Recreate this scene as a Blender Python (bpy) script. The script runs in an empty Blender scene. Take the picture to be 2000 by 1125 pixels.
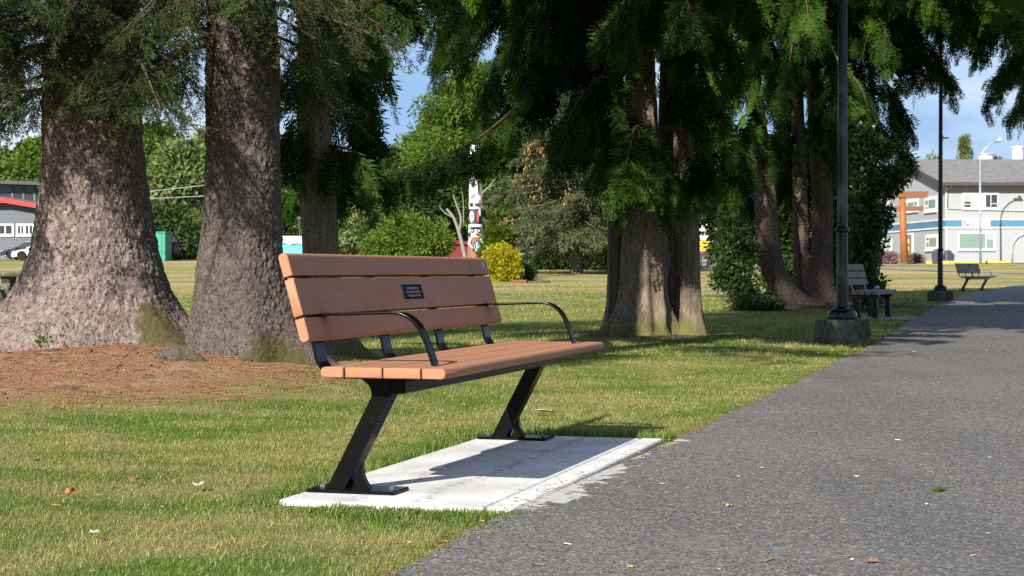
import bpy, math, random
import numpy as np
from mathutils import Vector, Matrix, Euler

random.seed(7)
RNG = np.random.default_rng(11)
S = bpy.context.scene
COL = S.collection
PI = math.pi
R = math.radians

# ------------------------------------------------------------------ camera, sky, sun, exposure
F, CX, HY, EYE = 3362.0, 1000.0, 528.8, 0.82
cd = bpy.data.cameras.new('camera'); cam = bpy.data.objects.new('camera', cd); COL.objects.link(cam)
cd.sensor_width = 36.0; cd.lens = 36.0 * F / 2000.0
cd.clip_start = 0.05; cd.clip_end = 3000
cam.location = (0, 0, EYE); cam.rotation_euler = (PI / 2 - 0.0100, 0, 0)
cd.dof.use_dof = True; cd.dof.focus_distance = 7.4; cd.dof.aperture_fstop = 11.0
S.camera = cam

SUN_EL, SUN_AZ = R(30), R(208)            # the sun stands behind the camera, to its left
w = bpy.data.worlds.new('World'); S.world = w; w.use_nodes = True
wn, wl = w.node_tree.nodes, w.node_tree.links
wn.clear()
wo = wn.new('ShaderNodeOutputWorld'); bg = wn.new('ShaderNodeBackground'); sky = wn.new('ShaderNodeTexSky')
sky.sky_type = 'NISHITA'; sky.sun_disc = False; sky.sun_elevation = SUN_EL; sky.sun_rotation = SUN_AZ
sky.air_density = 1.0; sky.dust_density = 0.6; sky.ozone_density = 1.6
tc = wn.new('ShaderNodeTexCoord'); mp = wn.new('ShaderNodeMapping'); mp.inputs['Scale'].default_value = (1.0, 1.0, 3.6)
nz = wn.new('ShaderNodeTexNoise'); nz.inputs['Scale'].default_value = 2.6; nz.inputs['Detail'].default_value = 7; nz.inputs['Roughness'].default_value = 0.56
cr = wn.new('ShaderNodeValToRGB'); cr.color_ramp.elements[0].position = 0.43; cr.color_ramp.elements[1].position = 0.60
cr.color_ramp.elements[0].color = (0.95, 1.70, 3.20, 1); cr.color_ramp.elements[1].color = (3.1, 3.45, 4.05, 1)   # thin blue-grey cloud to sunlit white cloud
mx = wn.new('ShaderNodeMix'); mx.data_type = 'RGBA'; mx.inputs[0].default_value = 0.86      # broken cloud over most of the sky
wl.new(tc.outputs['Generated'], mp.inputs[0]); wl.new(mp.outputs[0], nz.inputs['Vector']); wl.new(nz.outputs['Fac'], cr.inputs[0])
wl.new(sky.outputs[0], mx.inputs[6]); wl.new(cr.outputs[0], mx.inputs[7]); wl.new(mx.outputs[2], bg.inputs[0])
bg.inputs[1].default_value = 0.10
wl.new(bg.outputs[0], wo.inputs[0])

sd = bpy.data.lights.new('sun', 'SUN'); sd.energy = 4.6; sd.angle = R(0.55); sd.color = (1.0, 0.93, 0.82)
sun = bpy.data.objects.new('sun', sd); COL.objects.link(sun)
sdir = Vector((math.sin(SUN_AZ) * math.cos(SUN_EL), math.cos(SUN_AZ) * math.cos(SUN_EL), math.sin(SUN_EL)))
sun.rotation_euler = sdir.to_track_quat('Z', 'Y').to_euler(); sun.location = (-20, -30, 30)

S.view_settings.view_transform = 'Standard'; S.view_settings.look = 'None'
S.view_settings.exposure = 1.25; S.view_settings.gamma = 1.0; S.view_settings.use_curve_mapping = False
S.render.engine = 'CYCLES'
S.cycles.use_denoising = False
S.cycles.max_bounces = 6; S.cycles.diffuse_bounces = 3; S.cycles.glossy_bounces = 2; S.cycles.transmission_bounces = 4; S.cycles.transparent_max_bounces = 6
S.cycles.caustics_reflective = False; S.cycles.caustics_refractive = False
S.cycles.filter_width = 1.35

# ------------------------------------------------------------------ noise (numpy)
def _h(ix, iy, iz, seed):
    n = (ix.astype(np.int64) * 374761393 + iy.astype(np.int64) * 668265263 + iz.astype(np.int64) * 2147483647 + seed * 1274126177) & 0xffffffff
    n = ((n ^ (n >> 13)) * 1274126177) & 0xffffffff
    n = ((n ^ (n >> 16)) * 2246822519) & 0xffffffff
    return ((n ^ (n >> 15)) & 0xffffff) / float(0xffffff)
def vnoise(x, y, z=0.0, seed=0):
    x, y, z = np.broadcast_arrays(np.asarray(x, float), np.asarray(y, float), np.asarray(z, float))
    ix, iy, iz = np.floor(x), np.floor(y), np.floor(z)
    fx, fy, fz = x - ix, y - iy, z - iz
    fx, fy, fz = fx * fx * (3 - 2 * fx), fy * fy * (3 - 2 * fy), fz * fz * (3 - 2 * fz)
    v = 0
    for a in (0, 1):
        for b in (0, 1):
            for c in (0, 1):
                v = v + _h(ix + a, iy + b, iz + c, seed) * (fx if a else 1 - fx) * (fy if b else 1 - fy) * (fz if c else 1 - fz)
    return v
def fbm(x, y, z=0.0, seed=0, o=4):
    v, a, t = 0, 1.0, 0
    for i in range(o):
        v = v + a * vnoise(x * 2 ** i, y * 2 ** i, np.asarray(z) * 2 ** i, seed + i); t += a; a *= .5
    return v / t
def worley(x, y, z, seed=0):
    ix, iy, iz = np.floor(x), np.floor(y), np.floor(z)
    f1 = np.full(x.shape, 9.0); f2 = np.full(x.shape, 9.0); cid = np.zeros(x.shape)
    for a in (-1, 0, 1):
        for b in (-1, 0, 1):
            for c in (-1, 0, 1):
                jx, jy, jz = ix + a, iy + b, iz + c
                px = jx + _h(jx, jy, jz, seed); py = jy + _h(jx, jy, jz, seed + 5); pz = jz + _h(jx, jy, jz, seed + 9)
                d = np.sqrt((px - x) ** 2 + (py - y) ** 2 + (pz - z) ** 2)
                m = d < f1
                f2 = np.where(m, f1, np.minimum(f2, d)); cid = np.where(m, _h(jx, jy, jz, seed + 17), cid); f1 = np.where(m, d, f1)
    return f1, f2, cid

# ------------------------------------------------------------------ terrain
def zt(x, y):
    x = np.asarray(x, float); y = np.asarray(y, float)
    t = (y - 46) / 6.0
    rise = 0.0190 * 6.0 * np.where(t > 20, t, np.log1p(np.exp(np.clip(t, -40, 20))))
    rise = np.minimum(rise, 2.5)
    m = .335 * np.exp(-(((x + 3.0) / 1.95) ** 2 + ((y - 13.0) / 1.9) ** 2))
    m = m + .07 * np.exp(-(((x - 1.75) / 1.3) ** 2 + ((y - 22) / 1.3) ** 2))
    m = m + .16 * np.exp(-(((x - 6.7) / 1.7) ** 2 + ((y - 36.5) / 1.6) ** 2))
    m = m + .10 * np.exp(-((y - 47 - .25 * x) / 2.2) ** 2) * np.exp(-((x - 1) / 9.0) ** 2)
    far = np.clip((y - 12) / 30, 0, 1)
    m = m + (vnoise(x * .9, y * .9, 0, 3) - .5) * .018 + (vnoise(x * .12, y * .12, 0, 4) - .5) * .10 * far
    return rise + m - .022
def Z(x, y): return float(zt(x, y))
def at(px, py, d): return Vector(((px - CX) / F * d, d, EYE + (HY - py) / F * d))

# ------------------------------------------------------------------ mesh builder
class MB:
    def __init__(s): s.v, s.f = [], []
    def add(s, v, f):
        n = len(s.v); s.v += [tuple(p) for p in v]; s.f += [tuple(i + n for i in q) for q in f]; return s
    def box(s, c, size, rot=None):
        h = [q / 2 for q in size]
        v = [Vector((x * h[0], y * h[1], z * h[2])) for z in (-1, 1) for y in (-1, 1) for x in (-1, 1)]
        if rot is not None: v = [rot @ p for p in v]
        c = Vector(c)
        return s.add([p + c for p in v], [(0, 2, 3, 1), (4, 5, 7, 6), (0, 1, 5, 4), (2, 6, 7, 3), (0, 4, 6, 2), (1, 3, 7, 5)])
    def bx(s, x0, x1, y0, y1, z0, z1): return s.box(((x0 + x1) / 2, (y0 + y1) / 2, (z0 + z1) / 2), (abs(x1 - x0), abs(y1 - y0), abs(z1 - z0)))
    def tube(s, pts, rad, n=8, cap=True):
        pts = [Vector(p) for p in pts]
        if not hasattr(rad, '__len__'): rad = [rad] * len(pts)
        up = None; rings = []
        for i, p in enumerate(pts):
            t = (pts[min(i + 1, len(pts) - 1)] - pts[max(i - 1, 0)]).normalized()
            if up is None: up = t.orthogonal().normalized()
            up = (up - t * up.dot(t)).normalized(); b = t.cross(up)
            rings.append([p + (up * math.cos(2 * PI * k / n) + b * math.sin(2 * PI * k / n)) * rad[i] for k in range(n)])
        v = [q for r in rings for q in r]
        f = [(i * n + k, i * n + (k + 1) % n, (i + 1) * n + (k + 1) % n, (i + 1) * n + k) for i in range(len(pts) - 1) for k in range(n)]
        if cap: f += [tuple(range(n - 1, -1, -1)), tuple((len(pts) - 1) * n + k for k in range(n))]
        return s.add(v, f)
    def lathe(s, prof, n=24, c=(0, 0, 0), cap=True):
        v = [(c[0] + r * math.cos(2 * PI * k / n), c[1] + r * math.sin(2 * PI * k / n), c[2] + z) for r, z in prof for k in range(n)]
        f = [(i * n + k, i * n + (k + 1) % n, (i + 1) * n + (k + 1) % n, (i + 1) * n + k) for i in range(len(prof) - 1) for k in range(n)]
        if cap: f += [tuple(range(n - 1, -1, -1)), tuple((len(prof) - 1) * n + k for k in range(n))]
        return s.add(v, f)
    def prism(s, poly, a, b, ax='x'):
        """poly = closed outline in the two other axes, pushed from a to b along ax"""
        def mk(p, t): return {'x': (t, p[0], p[1]), 'y': (p[0], t, p[1]), 'z': (p[0], p[1], t)}[ax]
        n = len(poly)
        v = [mk(p, a) for p in poly] + [mk(p, b) for p in poly]
        f = [(k, (k + 1) % n, n + (k + 1) % n, n + k) for k in range(n)] + [tuple(range(n - 1, -1, -1)), tuple(range(n, 2 * n))]
        return s.add(v, f)
    def rbox(s, x0, x1, y0, y1, z0, z1, b=.01):
        """a box with bevelled edges"""
        n = len(s.v)
        cs = [(y0 + b, z0), (y1 - b, z0), (y1, z0 + b), (y1, z1 - b), (y1 - b, z1), (y0 + b, z1), (y0, z1 - b), (y0, z0 + b)]
        cy, cz = (y0 + y1) / 2, (z0 + z1) / 2
        def ring(x, k): return [(x, cy + (p[0] - cy) * (1 - k / abs(y1 - y0) * 2), cz + (p[1] - cz) * (1 - k / abs(z1 - z0) * 2)) for p in cs]
        v = ring(x0, b) + ring(x0 + b, 0) + ring(x1 - b, 0) + ring(x1, b)
        f = [(i * 8 + k, i * 8 + (k + 1) % 8, i * 8 + 8 + (k + 1) % 8, i * 8 + 8 + k) for i in range(3) for k in range(8)]
        f += [tuple(range(7, -1, -1)), tuple(range(24, 32))]
        return s.add(v, f)
    def mesh(s, name, mat, smooth=False, ang=None):
        me = bpy.data.meshes.new(name); me.from_pydata(s.v, [], s.f); me.validate(); fixn(me)
        if mat: me.materials.append(mat)
        if smooth: me.shade_smooth()
        if ang is not None:
            me.shade_smooth(); me.set_sharp_from_angle(angle=R(ang))
        return me
    def build(s, name, mat, parent=None, smooth=False, ang=None):
        return link(name, s.mesh(name, mat, smooth, ang), parent)
import bmesh
def fixn(me):
    b = bmesh.new(); b.from_mesh(me); bmesh.ops.recalc_face_normals(b, faces=b.faces); b.to_mesh(me); b.free()
def link(name, me, parent=None):
    o = bpy.data.objects.new(name, me); COL.objects.link(o)
    if parent is not None: o.parent = parent
    return o
def empty(name, loc=(0, 0, 0), rz=0):
    o = bpy.data.objects.new(name, None); COL.objects.link(o); o.location = loc; o.rotation_euler = (0, 0, rz); o.empty_display_size = .2
    return o
def tag(o, label=None, cat=None, group=None, kind=None):
    if label: o['label'] = label
    if cat: o['category'] = cat
    if group: o['group'] = group
    if kind: o['kind'] = kind
    return o
def copy_tree(o, parent=None):
    c = o.copy(); COL.objects.link(c); c.parent = parent
    for ch in list(o.children): copy_tree(ch, c)
    return c
def npmesh(name, v, tris=None, quads=None, mat=None, smooth=False):
    me = bpy.data.meshes.new(name); v = np.asarray(v, np.float32)
    me.vertices.add(len(v)); me.vertices.foreach_set('co', v.ravel())
    idx, ls, lt = [], [], []; n = 0
    if quads is not None and len(quads):
        q = np.asarray(quads, np.int32); idx.append(q.ravel()); ls.append(np.arange(len(q)) * 4); lt.append(np.full(len(q), 4)); n = q.size
    if tris is not None and len(tris):
        t = np.asarray(tris, np.int32); idx.append(t.ravel()); ls.append(n + np.arange(len(t)) * 3); lt.append(np.full(len(t), 3))
    idx = np.concatenate(idx).astype(np.int32); ls = np.concatenate(ls).astype(np.int32)
    me.loops.add(len(idx)); me.loops.foreach_set('vertex_index', idx)
    me.polygons.add(len(ls)); me.polygons.foreach_set('loop_start', ls)
    me.update(calc_edges=True); me.validate()
    if mat: me.materials.append(mat)
    if smooth: me.shade_smooth()
    return me

# ------------------------------------------------------------------ materials
class NT:
    """small wrapper: builds node materials"""
    def __init__(s, name):
        s.m = bpy.data.materials.new(name); s.m.use_nodes = True; s.t = s.m.node_tree; s.n = s.t.nodes; s.l = s.t.links
        s.n.clear(); s.out = s.n.new('ShaderNodeOutputMaterial')
    def new(s, typ, **kw):
        o = s.n.new('ShaderNode' + typ)
        for k, v in kw.items(): setattr(o, k, v)
        return o
    def set(s, sock, val):
        if isinstance(val, bpy.types.NodeSocket): s.l.new(val, sock)
        elif isinstance(val, (tuple, list)) and len(val) == 3 and sock.type == 'RGBA': sock.default_value = (*val, 1)
        else: sock.default_value = val
    def pos(s): return s.new('NewGeometry').outputs['Position']
    def obj(s): return s.new('TexCoord').outputs['Object']
    def mapv(s, v, sc=(1, 1, 1), rot=(0, 0, 0), loc=(0, 0, 0)):
        m = s.new('Mapping'); s.set(m.inputs[0], v); m.inputs['Scale'].default_value = sc; m.inputs['Rotation'].default_value = rot; m.inputs['Location'].default_value = loc
        return m.outputs[0]
    def noise(s, v, scale, detail=4, rough=.55, dist=0, col=False):
        n = s.new('TexNoise'); s.set(n.inputs['Vector'], v); n.inputs['Scale'].default_value = scale; n.inputs['Detail'].default_value = detail
        n.inputs['Roughness'].default_value = rough; n.inputs['Distortion'].default_value = dist
        return n.outputs['Color' if col else 'Fac']
    def vor(s, v, scale, feature='F1', out='Distance', rnd=1.0):
        n = s.new('TexVoronoi', feature=feature); s.set(n.inputs['Vector'], v); n.inputs['Scale'].default_value = scale; n.inputs['Randomness'].default_value = rnd
        return n.outputs[out]
    def ramp(s, fac, stops, interp='LINEAR'):
        n = s.new('ValToRGB'); s.set(n.inputs[0], fac); e = n.color_ramp; e.interpolation = interp
        while len(e.elements) < len(stops): e.elements.new(.5)
        for k, (p, c) in enumerate(stops):
            e.elements[k].position = p; e.elements[k].color = (*c, 1) if not isinstance(c, (int, float)) else (c, c, c, 1)
        return n.outputs[0]
    def mix(s, fac, a, b, mode='MIX'):
        n = s.new('Mix', data_type='RGBA', blend_type=mode); s.set(n.inputs[0], fac); s.set(n.inputs[6], a); s.set(n.inputs[7], b)
        return n.outputs[2]
    def math(s, op, a, b=None, c=None, clamp=False):
        n = s.new('Math', operation=op, use_clamp=clamp); s.set(n.inputs[0], a)
        if b is not None: s.set(n.inputs[1], b)
        if c is not None: s.set(n.inputs[2], c)
        return n.outputs[0]
    def sep(s, v):
        n = s.new('SeparateXYZ'); s.set(n.inputs[0], v); return n.outputs
    def smooth(s, v, a, b):
        n = s.new('MapRange', interpolation_type='SMOOTHSTEP'); s.set(n.inputs[0], v); n.inputs[1].default_value = a; n.inputs[2].default_value = b
        return n.outputs[0]
    def bump(s, h, dist=.01, strength=1.0, normal=None):
        n = s.new('Bump'); s.set(n.inputs['Height'], h); n.inputs['Distance'].default_value = dist; n.inputs['Strength'].default_value = strength
        if normal is not None: s.set(n.inputs['Normal'], normal)
        return n.outputs[0]
    def bsdf(s, col, rough=.7, spec=.3, metal=0, normal=None, coat=0):
        n = s.new('BsdfPrincipled'); s.set(n.inputs['Base Color'], col); s.set(n.inputs['Roughness'], rough); s.set(n.inputs['Specular IOR Level'], spec)
        n.inputs['Metallic'].default_value = metal; n.inputs['Coat Weight'].default_value = coat; n.inputs['Coat Roughness'].default_value = .08
        if normal is not None: s.set(n.inputs['Normal'], normal)
        return n.outputs[0]
    def leafy(s, col, tcol, k=.35, rough=.5, spec=.25, normal=None):
        d = s.bsdf(col, rough, spec, normal=normal); t = s.new('BsdfTranslucent'); s.set(t.inputs[0], tcol)
        m = s.new('MixShader'); m.inputs[0].default_value = k; s.l.new(d, m.inputs[1]); s.l.new(t.outputs[0], m.inputs[2])
        return m.outputs[0]
    def done(s, sh): s.l.new(sh, s.out.inputs[0]); return s.m
M = {}
def plain(name, col, rough=.6, spec=.3, metal=0, coat=0, var=.12, sc=6, bump=0):
    t = NT(name); n = t.noise(t.obj(), sc, 5, .6)
    c = t.mix(t.smooth(n, .3, .7), tuple(q * (1 - var) for q in col), tuple(min(1, q * (1 + var)) for q in col))
    nb = t.bump(t.noise(t.obj(), sc * 14, 3), bump, .6) if bump else None
    M[name] = t.done(t.bsdf(c, rough, spec, metal, nb, coat)); return M[name]
def leafmat(name, c1, c2, c3, k=.35, tr=1.6, rough=.6, spec=.10, brown=None):
    t = NT(name); oi = t.new('ObjectInfo'); r = oi.outputs['Random']
    n = t.noise(t.pos(), .9, 3)
    c = t.mix(r, c1, c2); c = t.mix(t.smooth(n, .45, .72), c, c3)
    if brown is not None:
        a = t.new('Attribute', attribute_name='brown'); c = t.mix(a.outputs['Fac'], c, brown)
    tc_ = t.mix(1.0, c, (tr * 1.15, tr * 1.15, tr * .4), 'MULTIPLY')
    M[name] = t.done(t.leafy(c, tc_, k, rough, spec)); return M[name]

# turf colour as a function of place: shared by the soil sheet and by the blades
def turf(t, blade):
    p = t.pos(); x, y, z = t.sep(p); f = t.new('CombineXYZ'); t.l.new(x, f.inputs[0]); t.l.new(y, f.inputs[1]); v = f.outputs[0]
    n1 = t.noise(v, .75, 6, .68, .6); n2 = t.noise(t.mapv(v, (.5, 1, 1), (0, 0, .3)), 2.4, 4, .6); n3 = t.noise(v, 28, 3, .6)
    dry = t.math('ADD', t.math('MULTIPLY', n1, .62), t.math('MULTIPLY', n2, .42))
    k = .88 if blade else .80
    green = t.mix(n3, (.085 * k, .155 * k, .022 * k), (.165 * k, .235 * k, .040 * k))
    straw = t.mix(n3, (.265 * k, .235 * k, .075 * k), (.395 * k, .345 * k, .145 * k))
    c = t.mix(t.smooth(dry, .42, .62), green, straw)
    # far lawn: mown, browner bands on the rise
    fy = t.smooth(y, 40, 62); fb = t.noise(t.mapv(v, (.012, .10, 1), (0, 0, .1)), 2.2, 3, .6)
    c = t.mix(t.math('MULTIPLY', fy, t.smooth(fb, .40, .60)), c, (.36, .27, .13))
    # needle litter round the spruces
    ex = t.math('MULTIPLY', t.math('ADD', x, 3.5), 1 / 2.55); ey = t.math('MULTIPLY', t.math('SUBTRACT', y, 12.4), 1 / 2.45)
    d = t.math('SQRT', t.math('ADD', t.math('MULTIPLY', ex, ex), t.math('MULTIPLY', ey, ey)))
    d = t.math('ADD', d, t.math('MULTIPLY', t.math('SUBTRACT', n2, .5), 1.1))
    lit = t.smooth(d, 1.10, .66)
    # bare ground under the cedars
    e2 = t.math('MULTIPLY', t.math('SUBTRACT', x, 6.9), 1 / 2.3); f2 = t.math('MULTIPLY', t.math('SUBTRACT', y, 36.6), 1 / 2.6)
    d2 = t.math('ADD', t.math('SQRT', t.math('ADD', t.math('MULTIPLY', e2, e2), t.math('MULTIPLY', f2, f2))), t.math('MULTIPLY', t.math('SUBTRACT', n2, .5), 1.0))
    e3 = t.math('SUBTRACT', x, 1.75); f3 = t.math('MULTIPLY', t.math('SUBTRACT', y, 21.9), .8)
    d3 = t.math('ADD', t.math('SQRT', t.math('ADD', t.math('MULTIPLY', e3, e3), t.math('MULTIPLY', f3, f3))), t.math('MULTIPLY', t.math('SUBTRACT', n2, .5), .8))
    bare = t.math('MAXIMUM', t.smooth(d2, 1.05, .7), t.smooth(d3, 1.12, .8))
    return c, lit, bare, n3, v
def mat_ground():
    t = NT('turf_soil'); c, lit, bare, n3, v = turf(t, False)
    red = t.mix(t.smooth(t.noise(v, 60, 3, .7), .3, .7), (.17, .080, .046), (.42, .235, .145))
    red = t.mix(t.smooth(t.noise(v, 3.2, 4), .50, .68), red, (.33, .24, .13))
    c = t.mix(lit, c, red)
    c = t.mix(bare, c, t.mix(n3, (.06, .042, .028), (.13, .09, .06)))
    h = t.math('ADD', t.noise(v, 45, 4, .7), t.math('MULTIPLY', t.noise(v, 150, 3, .7), .5))
    M['ground'] = t.done(t.bsdf(c, .95, .1, normal=t.bump(h, .03, 1.0)))
    t = NT('grass_blade'); c, lit, bare, n3, v = turf(t, True)
    oi = t.new('Attribute', attribute_name='rnd')
    c = t.mix(t.smooth(oi.outputs['Fac'], .80, .86), c, t.mix(n3, (.36, .29, .12), (.50, .42, .22)))
    c = t.mix(t.math('MULTIPLY', oi.outputs['Fac'], .35), c, (.10, .19, .03))
    c = t.mix(t.math('MULTIPLY', lit, .7), c, (.30, .19, .08))
    c = t.mix(1.0, c, t.ramp(oi.outputs['Fac'], [(0, .42), (.35, .80), (.7, 1.15), (1, 1.5)]), 'MULTIPLY')
    lu = t.new('Attribute', attribute_name='lush')
    c = t.mix(t.math('MULTIPLY', lu.outputs['Fac'], .8), c, t.mix(n3, (.050, .118, .018), (.125, .205, .035)))
    tcx = t.mix(1.0, c, (1.3, 1.35, .7), 'MULTIPLY')
    M['blade'] = t.done(t.leafy(c, tcx, .32, .55, .2))
mat_ground()

YAW = .2865
def bench_uv(t):
    """bench frame: u along the bench, v to its back, from world position"""
    v = t.mapv(t.pos(), (1, 1, 1)); x, y, z = t.sep(v)
    x = t.math('ADD', x, .2365); y = t.math('SUBTRACT', y, 6.1182); su, cu = math.sin(YAW), math.cos(YAW)
    u = t.math('ADD', t.math('MULTIPLY', x, su), t.math('MULTIPLY', y, cu))
    vv = t.math('ADD', t.math('MULTIPLY', x, -cu), t.math('MULTIPLY', y, su))
    return u, vv
def mat_asphalt():
    t = NT('asphalt'); p = t.pos()
    big = t.noise(p, .35, 4, .6); fine = t.noise(p, 26, 4, .7); agg = t.vor(p, 135, out='Color'); aggd = t.vor(p, 135)
    ag = t.sep(agg)[0]
    c = t.mix(t.smooth(big, .3, .7), (.083, .078, .072), (.110, .103, .095))
    c = t.mix(t.math('MULTIPLY', t.smooth(ag, .62, .95), t.smooth(fine, .35, .6)), c, (.245, .233, .217))
    c = t.mix(t.smooth(ag, .25, .05), c, (.030, .029, .029))
    sp = t.vor(p, 5.2); spn = t.noise(p, 9, 3)
    c = t.mix(t.math('MULTIPLY', t.smooth(t.vor(p, 9.0), .06, .02), t.smooth(spn, .54, .60)), c, (.36, .35, .33))
    trk = t.noise(t.mapv(p, (1.1, .10, 1), (0, 0, .29)), 1.6, 4, .6); c = t.mix(t.math('MULTIPLY', t.smooth(trk, .48, .70), .30), c, (.045, .043, .041))
    pt = t.noise(p, 1.1, 5, .65); c = t.mix(t.math('MULTIPLY', t.smooth(pt, .56, .70), .28), c, (.15, .145, .135))
    # cross joints and scuffs in the surface
    u, v = bench_uv(t)
    sc = t.noise(t.mapv(p, (.9, 14, 1), (0, 0, -.12)), 2.0, 4, .7)
    c = t.mix(t.math('MULTIPLY', t.smooth(sc, .70, .78), .35), c, (.30, .29, .28))
    # cement slurry left along the pad
    nn = t.noise(t.mapv(p, (1, 1, 1)), 9, 5, .65); n2 = t.noise(p, 2.2, 3)
    reach = t.math('MULTIPLY', t.math('ADD', t.math('MULTIPLY', t.math('SUBTRACT', nn, .5), 1.9), t.math('ADD', .30, t.math('MULTIPLY', t.math('SUBTRACT', n2, .5), 1.5))), .26)
    dist = t.math('SUBTRACT', -.285, v)
    m = t.smooth(t.math('SUBTRACT', reach, dist), -.012, .012)
    m = t.math('MULTIPLY', m, t.math('MULTIPLY', t.smooth(u, -.14, -.02), t.smooth(u, 2.75, 2.45)))
    m = t.math('MULTIPLY', m, t.smooth(dist, -.3, -.05))
    c = t.mix(t.math('MULTIPLY', m, t.math('ADD', .45, t.math('MULTIPLY', fine, .6))), c, t.mix(fine, (.33, .33, .32), (.50, .50, .485)))
    # orange dust and needles along the turf edge
    h = t.math('ADD', t.math('MULTIPLY', aggd, -.7), t.math('MULTIPLY', fine, .5))
    M['asphalt'] = t.done(t.bsdf(c, .85, .28, normal=t.bump(h, .003, .8)))
mat_asphalt()
def mat_pad():
    t = NT('pad_concrete'); p = t.pos(); u, v = bench_uv(t)
    n = t.noise(p, 3, 5, .65); n2 = t.noise(p, 40, 3, .6); n3 = t.noise(t.mapv(p, (9, 1.2, 1), (0, 0, .29)), 4.5, 4, .6)
    c = t.mix(t.smooth(n, .3, .7), (.40, .40, .39), (.555, .55, .535))
    c = t.mix(t.math('MULTIPLY', t.smooth(n3, .54, .72), .55), c, (.34, .335, .325))
    # rain and dirt marks under the seat boards' gaps
    dn = t.noise(p, 24, 4, .75); w1 = t.math('ADD', v, t.math('MULTIPLY', t.math('SUBTRACT', n, .5), .16))
    def line(v0, wd): return t.smooth(t.math('ABSOLUTE', t.math('SUBTRACT', w1, v0)), wd, 0)
    marks = t.math('MAXIMUM', line(.34, .06), line(.10, .055)); marks = t.math('MULTIPLY', marks, t.smooth(dn, .46, .58))
    c = t.mix(t.math('MULTIPLY', marks, .6), c, (.11, .105, .095))
    c = t.mix(t.math('MULTIPLY', t.smooth(t.noise(p, 120, 2), .66, .74), .5), c, (.30, .29, .27))
    M['pad'] = t.done(t.bsdf(c, .9, .2, normal=t.bump(t.math('ADD', n2, n3), .003, .5)))
mat_pad()
def mat_wood(name, a, b, c3, rough=.55, spec=.3, along='x', fleck=True):
    t = NT(name); o = t.obj(); oi = t.new('ObjectInfo').outputs['Random']
    o2 = t.new('VectorMath', operation='ADD'); t.l.new(o, o2.inputs[0]); cmb = t.new('CombineXYZ'); t.l.new(t.math('MULTIPLY', oi, 7.0), cmb.inputs[0]); t.l.new(cmb.outputs[0], o2.inputs[1])
    o = o2.outputs[0]
    g = t.noise(t.mapv(o, (1.2, 26, 26)), 5, 5, .65, .8); d = t.noise(o, 5, 4, .6)
    c = t.mix(t.smooth(g, .3, .72), a, b); c = t.mix(t.math('MULTIPLY', t.smooth(d, .55, .8), .5), c, c3)
    fk = t.noise(t.mapv(o, (30, 90, 90)), 3, 2)
    c = t.mix(t.math('MULTIPLY', t.smooth(t.noise(o, 2.3, 4, .6), .42, .7), .22), c, tuple(q * .72 for q in a))
    if fleck: c = t.mix(t.math('MULTIPLY', t.smooth(fk, .66, .72), .22), c, tuple(q * .45 for q in b))
    M[name] = t.done(t.bsdf(c, t.math('ADD', rough - .1, t.math('MULTIPLY', d, .2)), spec, normal=t.bump(t.math('ADD', g, t.math('MULTIPLY', t.noise(o, 260, 2), .5)), .0016, .6)))
mat_wood('plastic_lumber', (.305, .140, .078), (.326, .152, .086), (.280, .128, .072), .6, .25)
mat_wood('grey_wood', (.17, .145, .115), (.23, .195, .155), (.13, .115, .095), .8, .2)
mat_wood('gate_timber', (.24, .082, .022), (.30, .11, .03), (.19, .066, .018), .6)
mat_wood('gate_beam', (.15, .066, .032), (.20, .09, .045), (.13, .055, .03), .6)
mat_wood('log_wood', (.105, .10, .09), (.165, .155, .135), (.07, .07, .065), .9, .15)
def mat_blackmetal():
    t = NT('black_metal'); o = t.pos(); n = t.noise(o, 14, 4, .6); sp = t.vor(o, 210); m = t.noise(o, 6, 3, .6); x, y, z = t.sep(o)
    c = t.mix(n, (.0028, .0028, .0032), (.0055, .0055, .006))
    fk = t.math('MULTIPLY', t.smooth(sp, .17, .10), t.math('MULTIPLY', t.smooth(m, .52, .66), t.smooth(z, .38, .05)))
    c = t.mix(fk, c, (.45, .45, .43))
    M['black_metal'] = t.done(t.bsdf(c, t.math('ADD', .14, t.math('MULTIPLY', n, .12)), .11, normal=t.bump(t.noise(o, 330, 2), .0002, .3)))
    t = NT('lamp_metal'); o = t.obj(); n = t.noise(t.mapv(o, (1, 1, .08)), 9, 4, .6)
    c = t.mix(n, (.0035, .0055, .010), (.007, .010, .017)); M['lamp_metal'] = t.done(t.bsdf(c, t.math('ADD', .12, t.math('MULTIPLY', n, .16)), .35))
mat_blackmetal()
def mat_mossconc():
    t = NT('mossy_concrete'); o = t.obj(); n = t.noise(o, 6, 5, .65); p = t.vor(o, 60); z = t.sep(o)[2]
    c = t.mix(t.smooth(n, .3, .7), (.070, .068, .060), (.150, .142, .125)); c = t.mix(t.smooth(p, .20, .1), c, (.27, .26, .235))
    ms = t.math('MULTIPLY', t.smooth(t.noise(o, 4.2, 4, .6), .45, .62), .8)
    c = t.mix(ms, c, (.034, .048, .014)); c = t.mix(t.math('MULTIPLY', t.smooth(t.noise(o, 17, 3), .6, .7), .6), c, (.035, .033, .028))
    M['mossy_concrete'] = t.done(t.bsdf(c, .95, .15, normal=t.bump(t.math('ADD', n, t.math('MULTIPLY', p, -.5)), .02, .8)))
mat_mossconc()
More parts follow.
